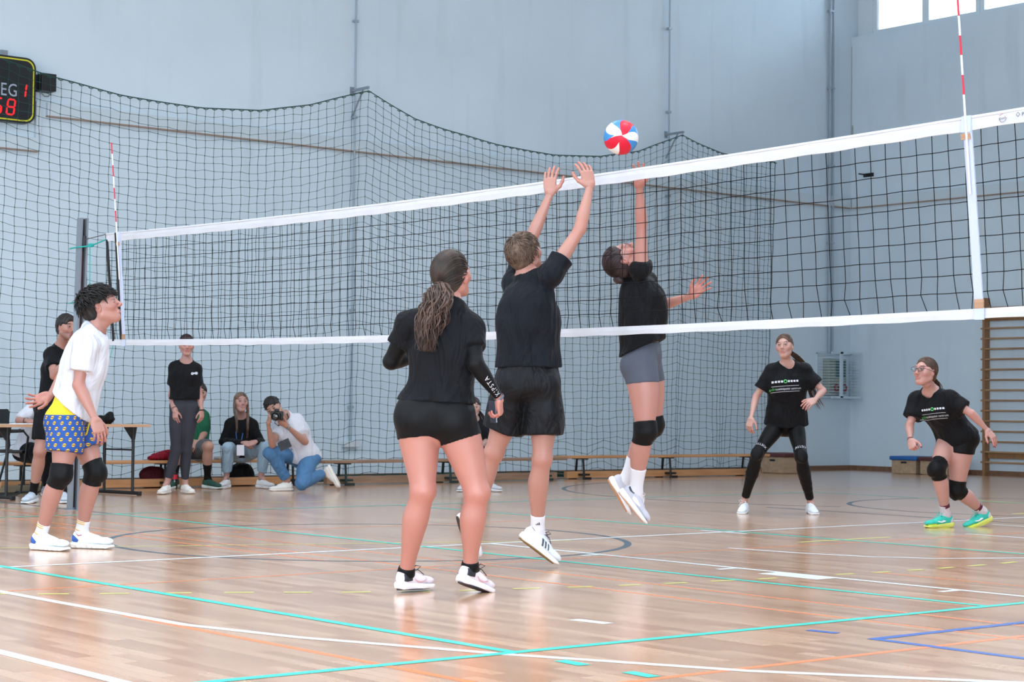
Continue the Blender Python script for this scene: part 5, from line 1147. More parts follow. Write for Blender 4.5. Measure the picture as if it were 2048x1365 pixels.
# ------------------------------------------------------------------ D: attacker on the far side of the net
def person_d():
    S = skeleton(11.85, head=(1247, 519, -.0), neck=(1270, 549, .08), shR=(1281, 532, -.07), shL=(1292, 560, .24), elR=(1283, 447, -.12), wrR=(1279, 374, -.20), elL=(1312, 615, .26), wrL=(1383, 592, .10),
                 hipR=(1280, 728, -.02), hipL=(1290, 728, .18), knR=(1290, 862, -.06), anR=(1272, 982, .06), knL=(1305, 850, .20), anL=(1250, 962, .28),
                 hf=cv(.26, .96, -.05), hu=cv(-.97, .24, 0), toeR=cv(.62, -.75, -.2), toeL=cv(.50, -.86, -.05), arch=.045,
                 handR=H_((-.10, .93, -.25), (.35, -.1, .9), (.10, .12, .2, .3), .30, .9), handL=H_((.70, .70, -.1), (-.1, .1, .98), .12, .34, .8))
    S.handR = (cv(-.12, .95, -.2), cv(.25, .05, .95), (.08, .10, .22, .3), .28, .9)
    figure(S, label='attacker in black T-shirt and short grey shorts reaching one arm up behind the net', tone='#C68478', brow='#2c2220', h=.0075, head=.98, leg=1.10, tor=1.0, arm=1.0)
    tee(S, BLK, sleeve={'L': .6, 'R': .16}, hem=.095, loose=.024, sg0=.010, sg1=.016, amp=.009, seed=15, hem_w=.15, hipw=.01, hemdir=nrm(S.up-S.fp*.35), deep=.022)
    bottoms(S, cloth_mat('grey_stretch_shorts', (.30, .32, .37), .6, .15, 5), t1=.30, g0=.006, g1=.003, waist=.13, amp=.001)
    for s in 'RL': kneepad(S, s, BLKT, t0=.86, t1=.20, pad=(.050, .030, .060))
    WS = mat('white_sock', (.84, .84, .87), .9)
    for s in 'LR': sock(S, s, WS, t0=.62)
    ex = [('emblem', band([(.02, .058), (.05, .062), (.10, .050)], [(.03, .040), (.06, .036), (.10, .042)]), 1, '#E8E8F2'), ('collar_panel', band([(-.045, .10), (-.02, .085), (.015, .085)], [(-.045, .07), (-.02, .06), (.01, .066)]), 1, '#39404F')]
    put_shoe(S.root, S.o, S.anR, S.toeR, cv(.72, .66, .1), 'run', '#B9B9C6', '#E4E4EA', '#D6C8CC', .97, ex, bow=True, c_out='#C9A084'); put_shoe(S.root, S.o, S.anL, S.toeL, cv(.82, .50, .15), 'run', '#B9B9C6', '#E4E4EA', '#D6C8CC', .97, c_out='#B98A68')
    hm = hair_mat('dark_brown_hair', '#1a1213', '#453235'); cap = hair_cap(S, .010, nape=-.075); tie = V(0, -.120, .0)
    bun = surface([(Ell((0, -.133, -.005), (.036, .030, .036)), .01, 1)], .004, noise=folds(.003, 160, (1, 1, 1), 2))
    hair_obj(S, hm, [cap, bun], combed(160, 8, tie, .0026)); glasses(S, '#8a6a78')
    return S
GREEN_L = mat('green_print', (.35, .80, .45), .5); WHITE_P = mat('white_print', (.80, .82, .86), .5)
def school_print(S, centre, right, up, k=1.0):
    v, q, o = S.tee; sq = []
    for i in (-4, -3, -2, -1, 1, 2, 3, 4): sq.append(rect(.020, .020, (i*.0285 if abs(i) < 9 else 0)+(.006 if i > 0 else -.006), 0, 2))
    for y, w in ((-.045, .27), (-.100, .28)): sq.append(rect(w, .0035, 0, y, 14))
    sq.append(shift(text_mesh('szakképzési centrum', .030, spacing=1.0), .030, -.073))
    def fit(m): return [(a*k, b*k, c) for a, b, c in m[0]], m[1]
    decal(v, q, S.root, S.o, *fit(merge(*sq)), centre, right, up, WHITE_P, 'shirt_print')
    decal(v, q, S.root, S.o, *fit(merge(ringmesh(.0115, .0185, 0, 360, 24), shift(text_mesh('győri', .030), -.124, -.073))), centre, right, up, GREEN_L, 'shirt_print')
# ------------------------------------------------------------------ E: player in leggings
def person_e():
    S = skeleton(17.2, head=(1569, 694, -.08), neck=(1574, 729, .0), shR=(1541, 741, .0), shL=(1611, 739, .02), elR=(1512, 794, .0), wrR=(1502, 836, -.14), elL=(1646, 782, -.02), wrL=(1630, 800, -.22),
                 hipR=(1556, 850, .10), hipL=(1590, 850, .10), knR=(1515, 908, -.16), anR=(1489, 1001, .04), knL=(1602, 913, -.16), anL=(1621, 1004, .06),
                 hf=cv(-.36, .14, -.92), hu=cv(-.04, .99, .12), toeR=cv(-.30, -.05, -.95), toeL=cv(.10, -.05, -.99),
                 handR=H_((-.2, -.95, -.15), (-.5, .1, -.5), .35, .12, .3), handL=H_((-.75, -.35, -.5), (.2, .7, -.6), (.3, .45, .5, .5), .15, .4))
    figure(S, label='player in black leggings and printed knee pads standing astride on the far court', tone='#CE978C', brow='#5a4036', iris='#4a5a60', lips='#B0605E', wide=.94, h=.009, head=.95, leg=.88, tor=.98, arm=.88)
    tee(S, BLK, sleeve=.70, hem=.0, loose=.030, sg0=.020, sg1=.040, amp=.009, seed=21, hem_w=.185, deep=.015)
    v, q, o = bottoms(S, BLKT, g0=.004, g1=.004, waist=.10, amp=0, name='leggings', shin=.93)
    for s in 'RL':
        v, q, o = kneepad(S, s, BLKT, t0=.80, t1=.50 if s == 'R' else .75, pad=(.050, .026, .070), g=.009)
        T = S.T['th'+s]; c = T.a+T.n*T.L*.86; decal(v, q, S.root, S.o, *text_mesh('ALLSIX', .032, spacing=1.1), c, nrm(CR-T.n*(CR@T.n)), -T.n, WHITE_P, 'knee_pad_lettering', off=.004)
        put_shoe(S.root, S.o, V(*S.__dict__['an'+s][:2], .100), S.__dict__['toe'+s], V(0, 0, 1), 'slim', '#D6DCE4', '#D8DCE0', '#E2E6EC', .95, c_out='#2c2e36', bow=(s == 'R'))
    hm = hair_mat('brown_blond_hair', '#2f211b', '#6b4e3c'); cap = hair_cap(S, .0065, nape=-.065); tie = V(.0, -.115, -.015)
    wt = S.HT(tie); P = [wt, pt(1600, 722, 17.3), pt(1618, 760, 17.35), pt(1628, 790, 17.35), pt(1645, 818, 17.3)]
    hair_obj(S, hm, [cap], combed(150, 12, tie, .0026, .0085)); hair_obj(S, hm, [], ponytail(P, 60, 4, .012, .04, .006, .0045, .3, 6, 1.1), 'ponytail', local=False)
    school_print(S, pt(1573, 762, 17.0), cv(.99, .06, 0), cv(-.06, .99, .1), .92)
    return S
# ------------------------------------------------------------------ F: player with glasses and turquoise shoes
def person_f():
    S = skeleton(15.45, head=(1850, 745, -.12), neck=(1861, 783, -.02), shR=(1832, 797, .12), shL=(1898, 795, -.14), elR=(1819, 852, .04), wrR=(1821, 880, -.14), elL=(1943, 828, -.22), wrL=(1974, 860, -.20),
                 hipR=(1903, 876, .14), hipL=(1928, 880, -.02), knR=(1874, 940, -.18), anR=(1892, 1030, -.06), knL=(1914, 982, .0), anL=(1965, 1024, .12),
                 hf=cv(-.74, .20, -.62), hu=cv(.12, .98, .14), toeR=cv(-.90, 0, -.40), toeL=cv(-.93, -.12, -.30),
                 handR=H_((.1, -.75, -.6), (-.6, .3, -.5), 1.25, .02, .2), handL=H_((.55, -.75, -.25), (.45, .55, -.7), (.15, .22, .25, .28), .18, .3))
    figure(S, label='player with dark glasses and turquoise shoes lunging forward near the right wall', tone='#CE9288', brow='#5a4038', lips='#B0605E', h=.0085, head=1.0, leg=1.04, tor=1.0, arm=.95, nails='#6a1024', wide=1.05)
    tee(S, BLK, sleeve=.68, hem=.0, loose=.030, sg0=.020, sg1=.040, amp=.009, seed=25, hem_w=.165)
    bottoms(S, BLKT, t1=.26, g0=.008, g1=.010, waist=.11, amp=.001)
    for s in 'RL': v, q, o = kneepad(S, s, BLKT, t0=.80, t1=.20, pad=(.056, .030, .068), g=.007)
    M1 = mat('maroon_sock_cuff', (.34, .10, .18), .85); WS = mat('patterned_white_sock', (.78, .74, .77), .9, var=.25, vscale=50)
    for s in 'RL':
        sock(S, s, WS, t0=.78); T = S.T['sh'+s]; ringband(S, T.a+T.n*T.L*.80+T.d*.004, T.n, .0385, .028, M1, 'sock_cuff', side=T.d)
    ex = [('emblem', band([(.03, .052), (.05, .062), (.08, .052), (.115, .055)], [(.035, .046), (.05, .045), (.075, .038), (.11, .048)]), -1, '#E8EEF0'), ('emblem', band([(.03, .052), (.05, .062), (.08, .052), (.115, .055)], [(.035, .046), (.05, .045), (.075, .038), (.11, .048)]), 1, '#E8EEF0'), ('heel_panel', band([(-.052, .085), (-.03, .07), (-.015, .05)], [(-.055, .045), (-.035, .036), (-.02, .036)]), -1, '#C4C8D0'), ('toe_bumper', band([(.12, .036), (.16, .032), (.20, .030)], [(.12, .012), (.16, .010), (.20, .012)]), -1, '#C4D84A')]
    put_shoe(S.root, S.o, V(*S.anR[:2], .100), S.toeR, V(0, 0, 1), 'run', '#2CB8A8', '#D4DC6E', '#30C8B8', 1.0, ex, bow=True, c_out='#C8D850'); put_shoe(S.root, S.o, S.anL+V(0, 0, .0), cv(-.90, -.28, -.30), V(0, 0, 1), 'run', '#2CB8A8', '#D4DC6E', '#30C8B8', 1.0, ex, bow=True, c_out='#C8D850')
    hm = hair_mat('brown_blond_hair', '#2f211b', '#6b4e3c'); cap = hair_cap(S, .0065, nape=-.07); tie = V(.0, -.112, -.02)
    wt = S.HT(tie); P = [wt, wt+cv(.05, -.06, .05), wt+cv(.08, -.14, .06), wt+cv(.13, -.20, .06)]
    hair_obj(S, hm, [cap], combed(150, 15, tie, .0026, .0085)); hair_obj(S, hm, [], ponytail(P, 40, 4, .010, .022, .004, .004, .3, 6, .8), 'ponytail', local=False); glasses(S, '#1c1a2a', 1.1)
    school_print(S, pt(1852, 817, 15.2), nrm(cv(.80, .10, -.50)), cv(-.0, .99, .1), .80)
    ringband(S, S.wrR, S.T['faR'].n, .024, .008, mat('maroon_band', (.35, .12, .2), .7), 'wrist_band', side=S.T['faR'].d)
    return S
# ------------------------------------------------------------------ G: standing spectator in dark leggings
def person_g():
    S = skeleton(19.8, head=(373, 692, -.05), neck=(373, 723, .0), shR=(349, 733, .02), shL=(393, 736, .0), elR=(342, 792, .0), wrR=(350, 822, -.10), elL=(399, 790, .02), wrL=(404, 822, -.04),
                 hipR=(356, 818, .0), hipL=(380, 818, .0), knR=(352, 900, -.02), anR=(334, 966, -.02), knL=(373, 900, .05), anL=(370, 968, .12),
                 hf=cv(.26, .04, -.96), hu=cv(0, 1, 0), toeR=cv(-.25, 0, -.97), toeL=cv(.60, 0, -.80),
                 handR=H_((.1, -.97, -.1), (-.35, .1, -.9), .15, .16, .4), handL=H_((-.05, -.98, -.1), (.8, .1, -.5), .25, .1, .3))
    figure(S, label='standing spectator in black T-shirt and charcoal leggings in front of the bench', tone='#C68C82', brow='#3a2a28', lips='#A8504E', h=.0095, head=.94, leg=.92, tor=.92, arm=.88, hand=.88)
    tee(S, cloth_mat('washed_black_cotton', (.065, .07, .085)), sleeve=.62, hem=.10, loose=.022, sg0=.014, sg1=.030, amp=.004, seed=31)
    bottoms(S, cloth_mat('charcoal_leggings', (.21, .215, .25), .8, .15, 6), g0=.005, g1=.003, waist=.17, amp=0, name='leggings', shin=.86)
    for s in 'RL': put_shoe(S.root, S.o, V(*S.__dict__['an'+s][:2], .100), S.__dict__['toe'+s], V(0, 0, 1), 'slim', '#D9D6D2', '#D8D4CE', '#E2E0DC', .92)
    sq = merge(shift(ringmesh(.004, .014, 0, 360, 10), -.018, 0), shift(ringmesh(.0, .014, 0, 360, 10), .016, .004), rect(.05, .006, 0, -.010), rect(.012, .014, 0, .004))
    v, q, o = S.tee; decal(v, q, S.root, S.o, *sq, pt(386, 748, 19.6), CR, CU, WHITE_P, 'shirt_badge')
    hm = hair_mat('auburn_brown_hair', '#1f1517', '#4a353a'); cap = hair_cap(S, .009, nape=-.07, line=-.012); bun = surface([(Ell((-.03, -.07, -.055), (.032, .03, .034)), .01, 1)], .005)
    hair_obj(S, hm, [cap, bun], combed(80, 17, V(-.02, -.10, -.04), .0028)+[([V(x*.2, .06, .115), V(x*.6, .085, .10), V(x, .098, .07), V(x*1.05, .100, .045)], [.004, .007, .007, .003]) for x in np.linspace(-.04, .04, 13)])
    ringband(S, S.wrR-S.T['faR'].n*.03, S.T['faR'].n, .026, .005, M_DK, 'hair_elastic', side=S.T['faR'].d); ringband(S, S.wrL-S.T['faL'].n*.0, S.T['faL'].n, .024, .012, M_DK, 'wrist_watch', side=S.T['faL'].d)
    return S
# ------------------------------------------------------------------ H: referee behind the white-shirted player
def person_h():
    S = skeleton(17.75, head=(134, 656, -.10), neck=(124, 694, .0), shR=(103, 706, -.10), shL=(135, 706, .14), elR=(108, 752, -.28), wrR=(140, 715, -.40), elL=(160, 745, -.02), wrL=(150, 700, -.25),
                 hipR=(96, 812, -.05), hipL=(118, 812, .12), knR=(80, 902, -.14), anR=(66, 988, .0), knL=(125, 900, .0), anL=(126, 984, .12),
                 hf=cv(.72, .02, -.68), hu=cv(.05, 1, 0), toeR=cv(-.15, 0, -.98), toeL=cv(.3, 0, -.95),
                 handR=H_((.6, .75, .0), (.3, .0, -.9), .9, .05, .4), handL=H_((-.2, .9, -.1), (.5, .0, -.8), .9, .05, .4))
    figure(S, label='person in black T-shirt and black shorts standing behind the player in white', fem=False, tone='#BE8476', brow='#1c1614', h=.010, head=1.0, leg=1.05, arm=1.0, tor=1.02, stubble='#4a3a38')
    tee(S, BLK, sleeve=.62, hem=-.05, loose=.022, sg0=.014, sg1=.028, amp=.008, seed=41)
    bottoms(S, BLK, t1=.78, g0=.018, g1=.030, waist=.10, amp=.004)
    for s in 'RL':
        sock(S, s, BLKT, t0=.72); put_shoe(S.root, S.o, V(*S.__dict__['an'+s][:2], .105), S.__dict__['toe'+s], V(0, 0, 1), 'run', '#B4C0CC', '#D8DEE2', '#90A0B0', 1.02, c_out='#2A3020')
    hm = hair_mat('near_black_hair', '#121011', '#302a2a'); hair_obj(S, hm, [hair_cap(S, .016, nape=-.06, noise=folds(.003, 110, (1, 1, 1), 6))], tufts(120, 31, zmin=.075, L0=.018, L1=.028, fwd=.4, lift=.6, r=.005))
    lanyard(S, .30); return S
def lanyard(S, drop=.34, col=(.20, .40, .62), badge=False):
    mb = MB(); fr = .5*S.fc
    for s in (-1, 1):
        pts = [S.neck-S.fc*.055+S.rc*s*.01+S.upC*.03, S.neck+S.rc*s*.062+S.upC*.012, S.neck+S.rc*s*.066+S.fc*.06-S.upC*.03, S.neck+S.rc*s*.045+S.fc*.135*.95-S.upC*.14, S.neck+S.rc*s*.004+S.fc*.150-S.upC*drop]
        mb.tube(pts, .0075, 4, flat=.3)
    o = mesh_obj('lanyard', np.array(mb.v), mb.f, mat('blue_lanyard', col, .6), S.root, rel_to=S.o, smooth=False)
# ------------------------------------------------------------------ I: seated scorekeeper
def person_i():
    S = skeleton(19.5, head=(100, 757, .0), neck=(97, 790, .0), shR=(80, 802, -.08), shL=(112, 800, .16), elR=(38, 842, -.28), wrR=(56, 842, -.42), elL=(118, 840, -.25), wrL=(92, 840, -.35),
                 hipR=(52, 905, .0), hipL=(66, 900, .26), knR=(100, 915, -.42), anR=(92, 986, -.30), knL=(118, 910, -.22), anL=(118, 984, -.22),
                 hf=cv(.6, -.25, -.7), hu=cv(.1, .97, -.2), toeR=cv(.2, 0, -.98), toeL=cv(.4, 0, -.9),
                 handR=H_((.9, -.1, -.2), (0, .95, -.2), .35, .1, .3), handL=H_((-.7, -.1, -.6), (0, .95, 0), .4, .1, .3))
    figure(S, label='seated scorekeeper in white top and black trousers writing at the table', fem=False, tone='#BE8476', h=.011, head=.98, leg=1.0)
    tee(S, WHT, sleeve=.96, hem=-.06, loose=.03, sg0=.02, sg1=.028, amp=.009, seed=44)
    bottoms(S, BLK, g0=.014, g1=.02, waist=.08, amp=.004, name='trousers', shin=.72)
    for s in 'RL': sock(S, s, BLKT, t0=.70); put_shoe(S.root, S.o, V(*S.__dict__['an'+s][:2], .105), S.__dict__['toe'+s], V(0, 0, 1), 'run', '#8C8E98', '#C8CCD2', '#3a3a42', 1.0)
    ringband(S, S.wrR-S.T['faR'].n*.04, S.T['faR'].n, .031, .008, M_DK, 'wrist_band', side=S.T['faR'].d)
    hm = hair_mat('near_black_hair', '#121011', '#302a2a'); hair_obj(S, hm, [hair_cap(S, .014, nape=-.06)]); return S
# ------------------------------------------------------------------ J: seated behind the standing spectator
def person_j():
    S = skeleton(21.45, head=(399, 787, .0), neck=(394, 815, .0), shR=(372, 828, .0), shL=(407, 830, .0), elR=(368, 872, -.05), wrR=(388, 884, -.24), elL=(409, 866, -.04), wrL=(398, 884, -.26),
                 hipR=(372, 905, .0), hipL=(393, 905, .0), knR=(352, 896, -.44), anR=(350, 955, -.30), knL=(417, 893, -.44), anL=(415, 957, -.30),
                 hf=cv(.3, 0, -.95), hu=cv(0, 1, 0), toeR=cv(-.2, 0, -.95), toeL=cv(.78, 0, -.62),
                 handR=H_((.6, -.5, -.3), (-.2, .5, -.8), .5, .1, .3), handL=H_((-.5, -.6, -.3), (.2, .5, -.8), .5, .1, .3))
    figure(S, label='seated spectator in green top and grey shorts half hidden behind the standing one', fem=False, tone='#C08C7C', h=.0115, head=.96, leg=.98, tor=.95)
    tee(S, cloth_mat('green_cotton', (.12, .36, .26)), sleeve=.6, hem=-.05, loose=.02, amp=.004, seed=51)
    bottoms(S, cloth_mat('grey_cotton_shorts', (.33, .34, .36)), t1=.86, g0=.014, g1=.022, waist=.08, amp=.004)
    for s in 'RL': sock(S, s, BLKT, t0=.55); put_shoe(S.root, S.o, V(*S.__dict__['an'+s][:2], .105), S.__dict__['toe'+s], V(0, 0, 1), 'run', '#1F4A40', '#CBD6D4', '#1F4A40', 1.05)
    hm = hair_mat('dark_curly_hair', '#1c1513', '#3d302b'); hair_obj(S, hm, [hair_cap(S, .016, nape=-.055, noise=folds(.005, 130, (1, 1, 1), 8))]); return S
# ------------------------------------------------------------------ K: seated spectator with long hair and lanyard
def person_k():
    S = skeleton(21.6, head=(482, 806, -.12), neck=(483, 833, .0), shR=(459, 846, .0), shL=(506, 848, .0), elR=(446, 884, -.05), wrR=(488, 886, -.36), elL=(522, 884, -.05), wrL=(512, 884, -.36),
                 hipR=(472, 906, .05), hipL=(493, 906, .05), knR=(455, 896, -.40), anR=(453, 954, -.30), knL=(532, 896, -.32), anL=(522, 955, -.25),
                 hf=cv(.36, .16, -.92), hu=cv(-.02, 1, .15), toeR=cv(-.25, 0, -.96), toeL=cv(.80, 0, -.6),
                 handR=H_((.85, -.25, -.2), (-.1, .7, -.6), .6, .05, .3), handL=H_((-.85, -.3, -.2), (.1, .7, -.6), .6, .05, .3))
    figure(S, label='seated spectator with long light brown hair, black top and pale blue jeans', tone='#C68E84', brow='#5a4438', h=.0105, head=.97, leg=.95, tor=.92, arm=.9)
    it = []; T = S.T
    tee(S, cloth_mat('black_knit', (.06, .06, .07)), sleeve=.99, hem=-.04, loose=.018, sg0=.012, sg1=.012, amp=.004, seed=55, name='long_sleeved_top')
    for s in 'RL': garment(S, 'sleeve', [(cutlimb(T['fa'+s], .012, None, .9), .01, 1), (Ell(T['fa'+s].a, V(.048, .048, .048)), .02, 1)], cloth_mat('black_knit', ''), noise=folds(.003, 50, (1, 1, 1), 3))
    bottoms(S, cloth_mat('pale_denim', (.56, .65, .72), .85, .4, 12), g0=.010, g1=.018, waist=.05, amp=.004, name='jeans', shin=.82, gs=.012)
    for s in 'RL': put_shoe(S.root, S.o, V(*S.__dict__['an'+s][:2], .100), S.__dict__['toe'+s], V(0, 0, 1), 'chunky', '#DBDCDE', '#DFDFE0', '#E4E4E6', .98)
    hm = hair_mat('light_brown_long_hair', '#3b2c25', '#8d7462'); cap = hair_cap(S, .010, nape=-.08)
    L = []
    r_ = np.random.RandomState(3)
    for s in (-1, 1):
        for k in range(34):
            x = s*(.070+.018*r_.rand()); y = -.045+.06*r_.rand(); L.append(([V(s*.02, y, .122), V(x*.9, y+.01, .06), V(x, y+.01, -.03), V(x*1.0, y+.03, -.12), V(x*.85, y+.07+.02*r_.rand(), -.20), V(x*.8, y+.08, -.26-.12*r_.rand()-(.05 if s < 0 else 0))], [.006, .007, .008, .008, .007, .002]))
    hair_obj(S, hm, [cap], L); lanyard(S, .40)
    mb = MB().box((-.042, -.002, -.06), (.042, .002, .06)); Mx = np.stack([nrm(CR), nrm(-CF), CU], 1); mesh_obj('badge', np.array(mb.v)@Mx.T+pt(481, 901, 21.12), mb.f, mat('paper_badge', (.80, .80, .84), .5), S.root, rel_to=S.o, smooth=False)
    return S
# ------------------------------------------------------------------ L: kneeling photographer
def person_l():
    S = skeleton(20.95, head=(547, 817, -.30), neck=(570, 832, -.12), shR=(556, 846, -.04), shL=(592, 838, -.06), elR=(545, 890, -.34), wrR=(536, 848, -.50), elL=(610, 884, -.22), wrL=(574, 853, -.46),
                 hipR=(594, 912, .05), hipL=(620, 916, .0), knR=(540, 908, -.30), anR=(575, 962, -.15), knL=(602, 968, -.28), anL=(650, 948, .05),
                 hf=cv(-.05, -.22, -.97), hu=cv(-.52, .80, -.15), toeR=cv(-.75, -.1, -.65), toeL=cv(.55, -.83, .1),
                 handR=H_((.25, .90, -.2), (-.8, .2, -.5), .85, .04, .6), handL=H_((-.85, .50, -.25), (.1, -.80, -.5), .65, .05, .8))
    figure(S, label='kneeling photographer in white T-shirt and blue jeans aiming a camera', fem=False, tone='#C58E7C', brow='#1c1614', h=.010, head=1.0, leg=.98, tor=1.05, arm=1.02, girth=1.15)
    tee(S, WHT, sleeve=.62, hem=-.02, loose=.022, sg0=.016, sg1=.030, amp=.009, seed=61, belly=.012)
    bottoms(S, cloth_mat('blue_denim', (.30, .46, .62), .85, .5, 11), g0=.014, g1=.020, waist=.07, amp=.009, name='jeans', shin=.88, gs=.014)
    put_shoe(S.root, S.o, V(*S.anR[:2], .10), cv(-.90, 0, -.42), V(0, 0, 1), 'slim', '#DBD8D2', '#E2DED8', '#E4E2DE', 1.0); put_shoe(S.root, S.o, S.anL, cv(.45, -.89, .05), cv(-.86, -.46, .1), 'slim', '#DBD8D2', '#E2DED8', '#E4E2DE', 1.0)
    hm = hair_mat('near_black_hair', '#121011', '#302a2a'); hair_obj(S, hm, [hair_cap(S, .013, nape=-.055)], tufts(160, 71, zmin=.04, L0=.03, L1=.045, fwd=.9, lift=.5, r=.006))
    lanyard(S, .36); ringband(S, S.wrL-S.T['faL'].n*.012, S.T['faL'].n, .029, .016, mat('steel', (.6, .64, .68), .35, .8), 'wrist_watch', side=S.T['faL'].d)
    c = pt(553, 832, 20.42); cam_ = empty('photo_camera', c, label='black camera with large lens held to the eye by the kneeling photographer', cat='camera')
    f = nrm(-CF+CU*-.05); Mx = np.stack([nrm(np.cross(f, V(0, 0, 1))), f, nrm(np.cross(nrm(np.cross(f, V(0, 0, 1))), f))], 1)
    def prt(mb, n, m, par, sm=False): return mesh_obj(n, np.array(mb.v)@Mx.T, mb.f, m, par, smooth=sm)
    prt(MB().box((-.07, -.075, -.045), (.07, .0, .045), bev=.012).box((-.025, -.07, .04), (.025, -.005, .072), bev=.01).box((-.072, -.07, -.05), (-.045, .022, .035), bev=.008), 'camera_body', M_DK, cam_)
    RY = Matrix.Rotation(-math.pi/2, 4, 'X'); ln = MB().lathe([(.036, 0), (.040, .005), (.040, .05), (.045, .055), (.047, .12), (.043, .121), (.040, .100)], 28, M=Matrix.Rotation(-math.pi/2, 4, 'X')); lo = prt(ln, 'lens_barrel', mat('lens_black', (.03, .03, .035), .3), cam_, True)
    prt(MB().lathe([(.0395, .098), (.03, .104), (.001, .107)], 28, M=RY), 'front_glass', mat('lens_glass', (.02, .04, .035), .05, coat=1), lo, True)
    w = tag(mesh_obj('camera_strap', *(lambda mb: (np.array(mb.v), mb.f))(MB().tube([pt(556, 834, 20.5), pt(549, 846, 20.5), pt(556, 852, 20.55), pt(570, 846, 20.65), pt(577, 836, 20.7), pt(574, 826, 20.78)], .010, 4, flat=.25)), M_DK, cam_, rel_to=c, smooth=False))
    bd = MB().box((-.07, -.003, -.05), (.07, .003, .05)); Mb = np.stack([nrm(cv(.85, .4, -.2)), nrm(cv(.1, .1, -.98)), nrm(cv(-.4, .85, .1))], 1); mesh_obj('badge', np.array(bd.v)@Mb.T+pt(569, 890, 20.42), bd.f, mat('dark_badge', (.16, .17, .2), .3, var=.6, vscale=40), S.root, rel_to=S.o, smooth=False)
    return S
# ------------------------------------------------------------------ M: seated player seen between the two front players
def person_m():
    S = skeleton(21.4, head=(947, 816, -.08), neck=(948, 840, .0), shR=(926, 853, .0), shL=(967, 852, .0), elR=(918, 890, -.05), wrR=(938, 893, -.30), elL=(970, 886, -.05), wrL=(958, 892, -.30),
                 hipR=(940, 912, .05), hipL=(960, 912, .05), knR=(930, 900, -.40), anR=(930, 962, -.30), knL=(962, 902, -.40), anL=(978, 961, -.25),
                 hf=cv(.10, .05, -.99), hu=cv(-.02, 1, .05), toeR=cv(-.3, 0, -.95), toeL=cv(.7, 0, -.7),
                 handR=H_((.8, -.3, -.3), (-.1, .7, -.6), .6, .05, .3), handL=H_((-.8, -.3, -.3), (.1, .7, -.6), .6, .05, .3))
    figure(S, label='seated player in black top with dark ponytail, framed between the two front players', tone='#C99A8E', brow='#2c2220', h=.0105, head=.95, leg=.95, tor=.92, arm=.9)
    tee(S, BLK, sleeve=.65, hem=-.04, loose=.02, amp=.004, seed=71); bottoms(S, BLKT, g0=.006, g1=.006, waist=.05, amp=0, name='leggings', shin=.95)
    v, q, o = S.tee; decal(v, q, S.root, S.o, *merge(*[rect(.013, .010, -.05+i*.018, .0) for i in range(6)]), pt(950, 861, 21.25), CR, CU, WHITE_P, 'shirt_print')
    for s in 'RL': put_shoe(S.root, S.o, V(*S.__dict__['an'+s][:2], .100), S.__dict__['toe'+s], V(0, 0, 1), 'run', '#B8BCC4', '#D8DADF', '#D0D0D6', .95)
    hm = hair_mat('dark_brown_hair', '#1a1213', '#453235'); tie = V(0, -.11, 0.); wt = S.HT(tie); hair_obj(S, hm, [hair_cap(S, .009, nape=-.06)], combed(80, 19, tie, .0028)); hair_obj(S, hm, [], ponytail([wt, pt(957, 826, 21.45), pt(968, 842, 21.4), pt(973, 862, 21.36)], 36, 5, .012, .028, .004, .005, .3, 6, .8), 'ponytail', local=False)
    return S
import time as _t
PEOPLE = {}
for fn in (person_a, person_b, person_c, person_d, person_e, person_f, person_g, person_h, person_i, person_j, person_k, person_l, person_m):
    _0 = _t.time(); S = fn(); PEOPLE[fn.__name__[-1]] = S
    J = S; d = lambda a, b: float(np.linalg.norm(J.__dict__[a]-J.__dict__[b]))
    print('FIG', fn.__name__[-1], 'uaL %.2f uaR %.2f faL %.2f faR %.2f thL %.2f thR %.2f shL %.2f shR %.2f SW %.2f hip %.2f tor %.2f ankz %.2f %.2f  t%.1f' % (d('shL', 'elL'), d('shR', 'elR'), d('elL', 'wrL'), d('elR', 'wrR'), d('hipL', 'knL'), d('hipR', 'knR'), d('knL', 'anL'), d('knR', 'anR'), d('shL', 'shR'), d('hipL', 'hipR'), float(np.linalg.norm(S.neck-S.pel)), S.anL[2], S.anR[2], _t.time()-_0))
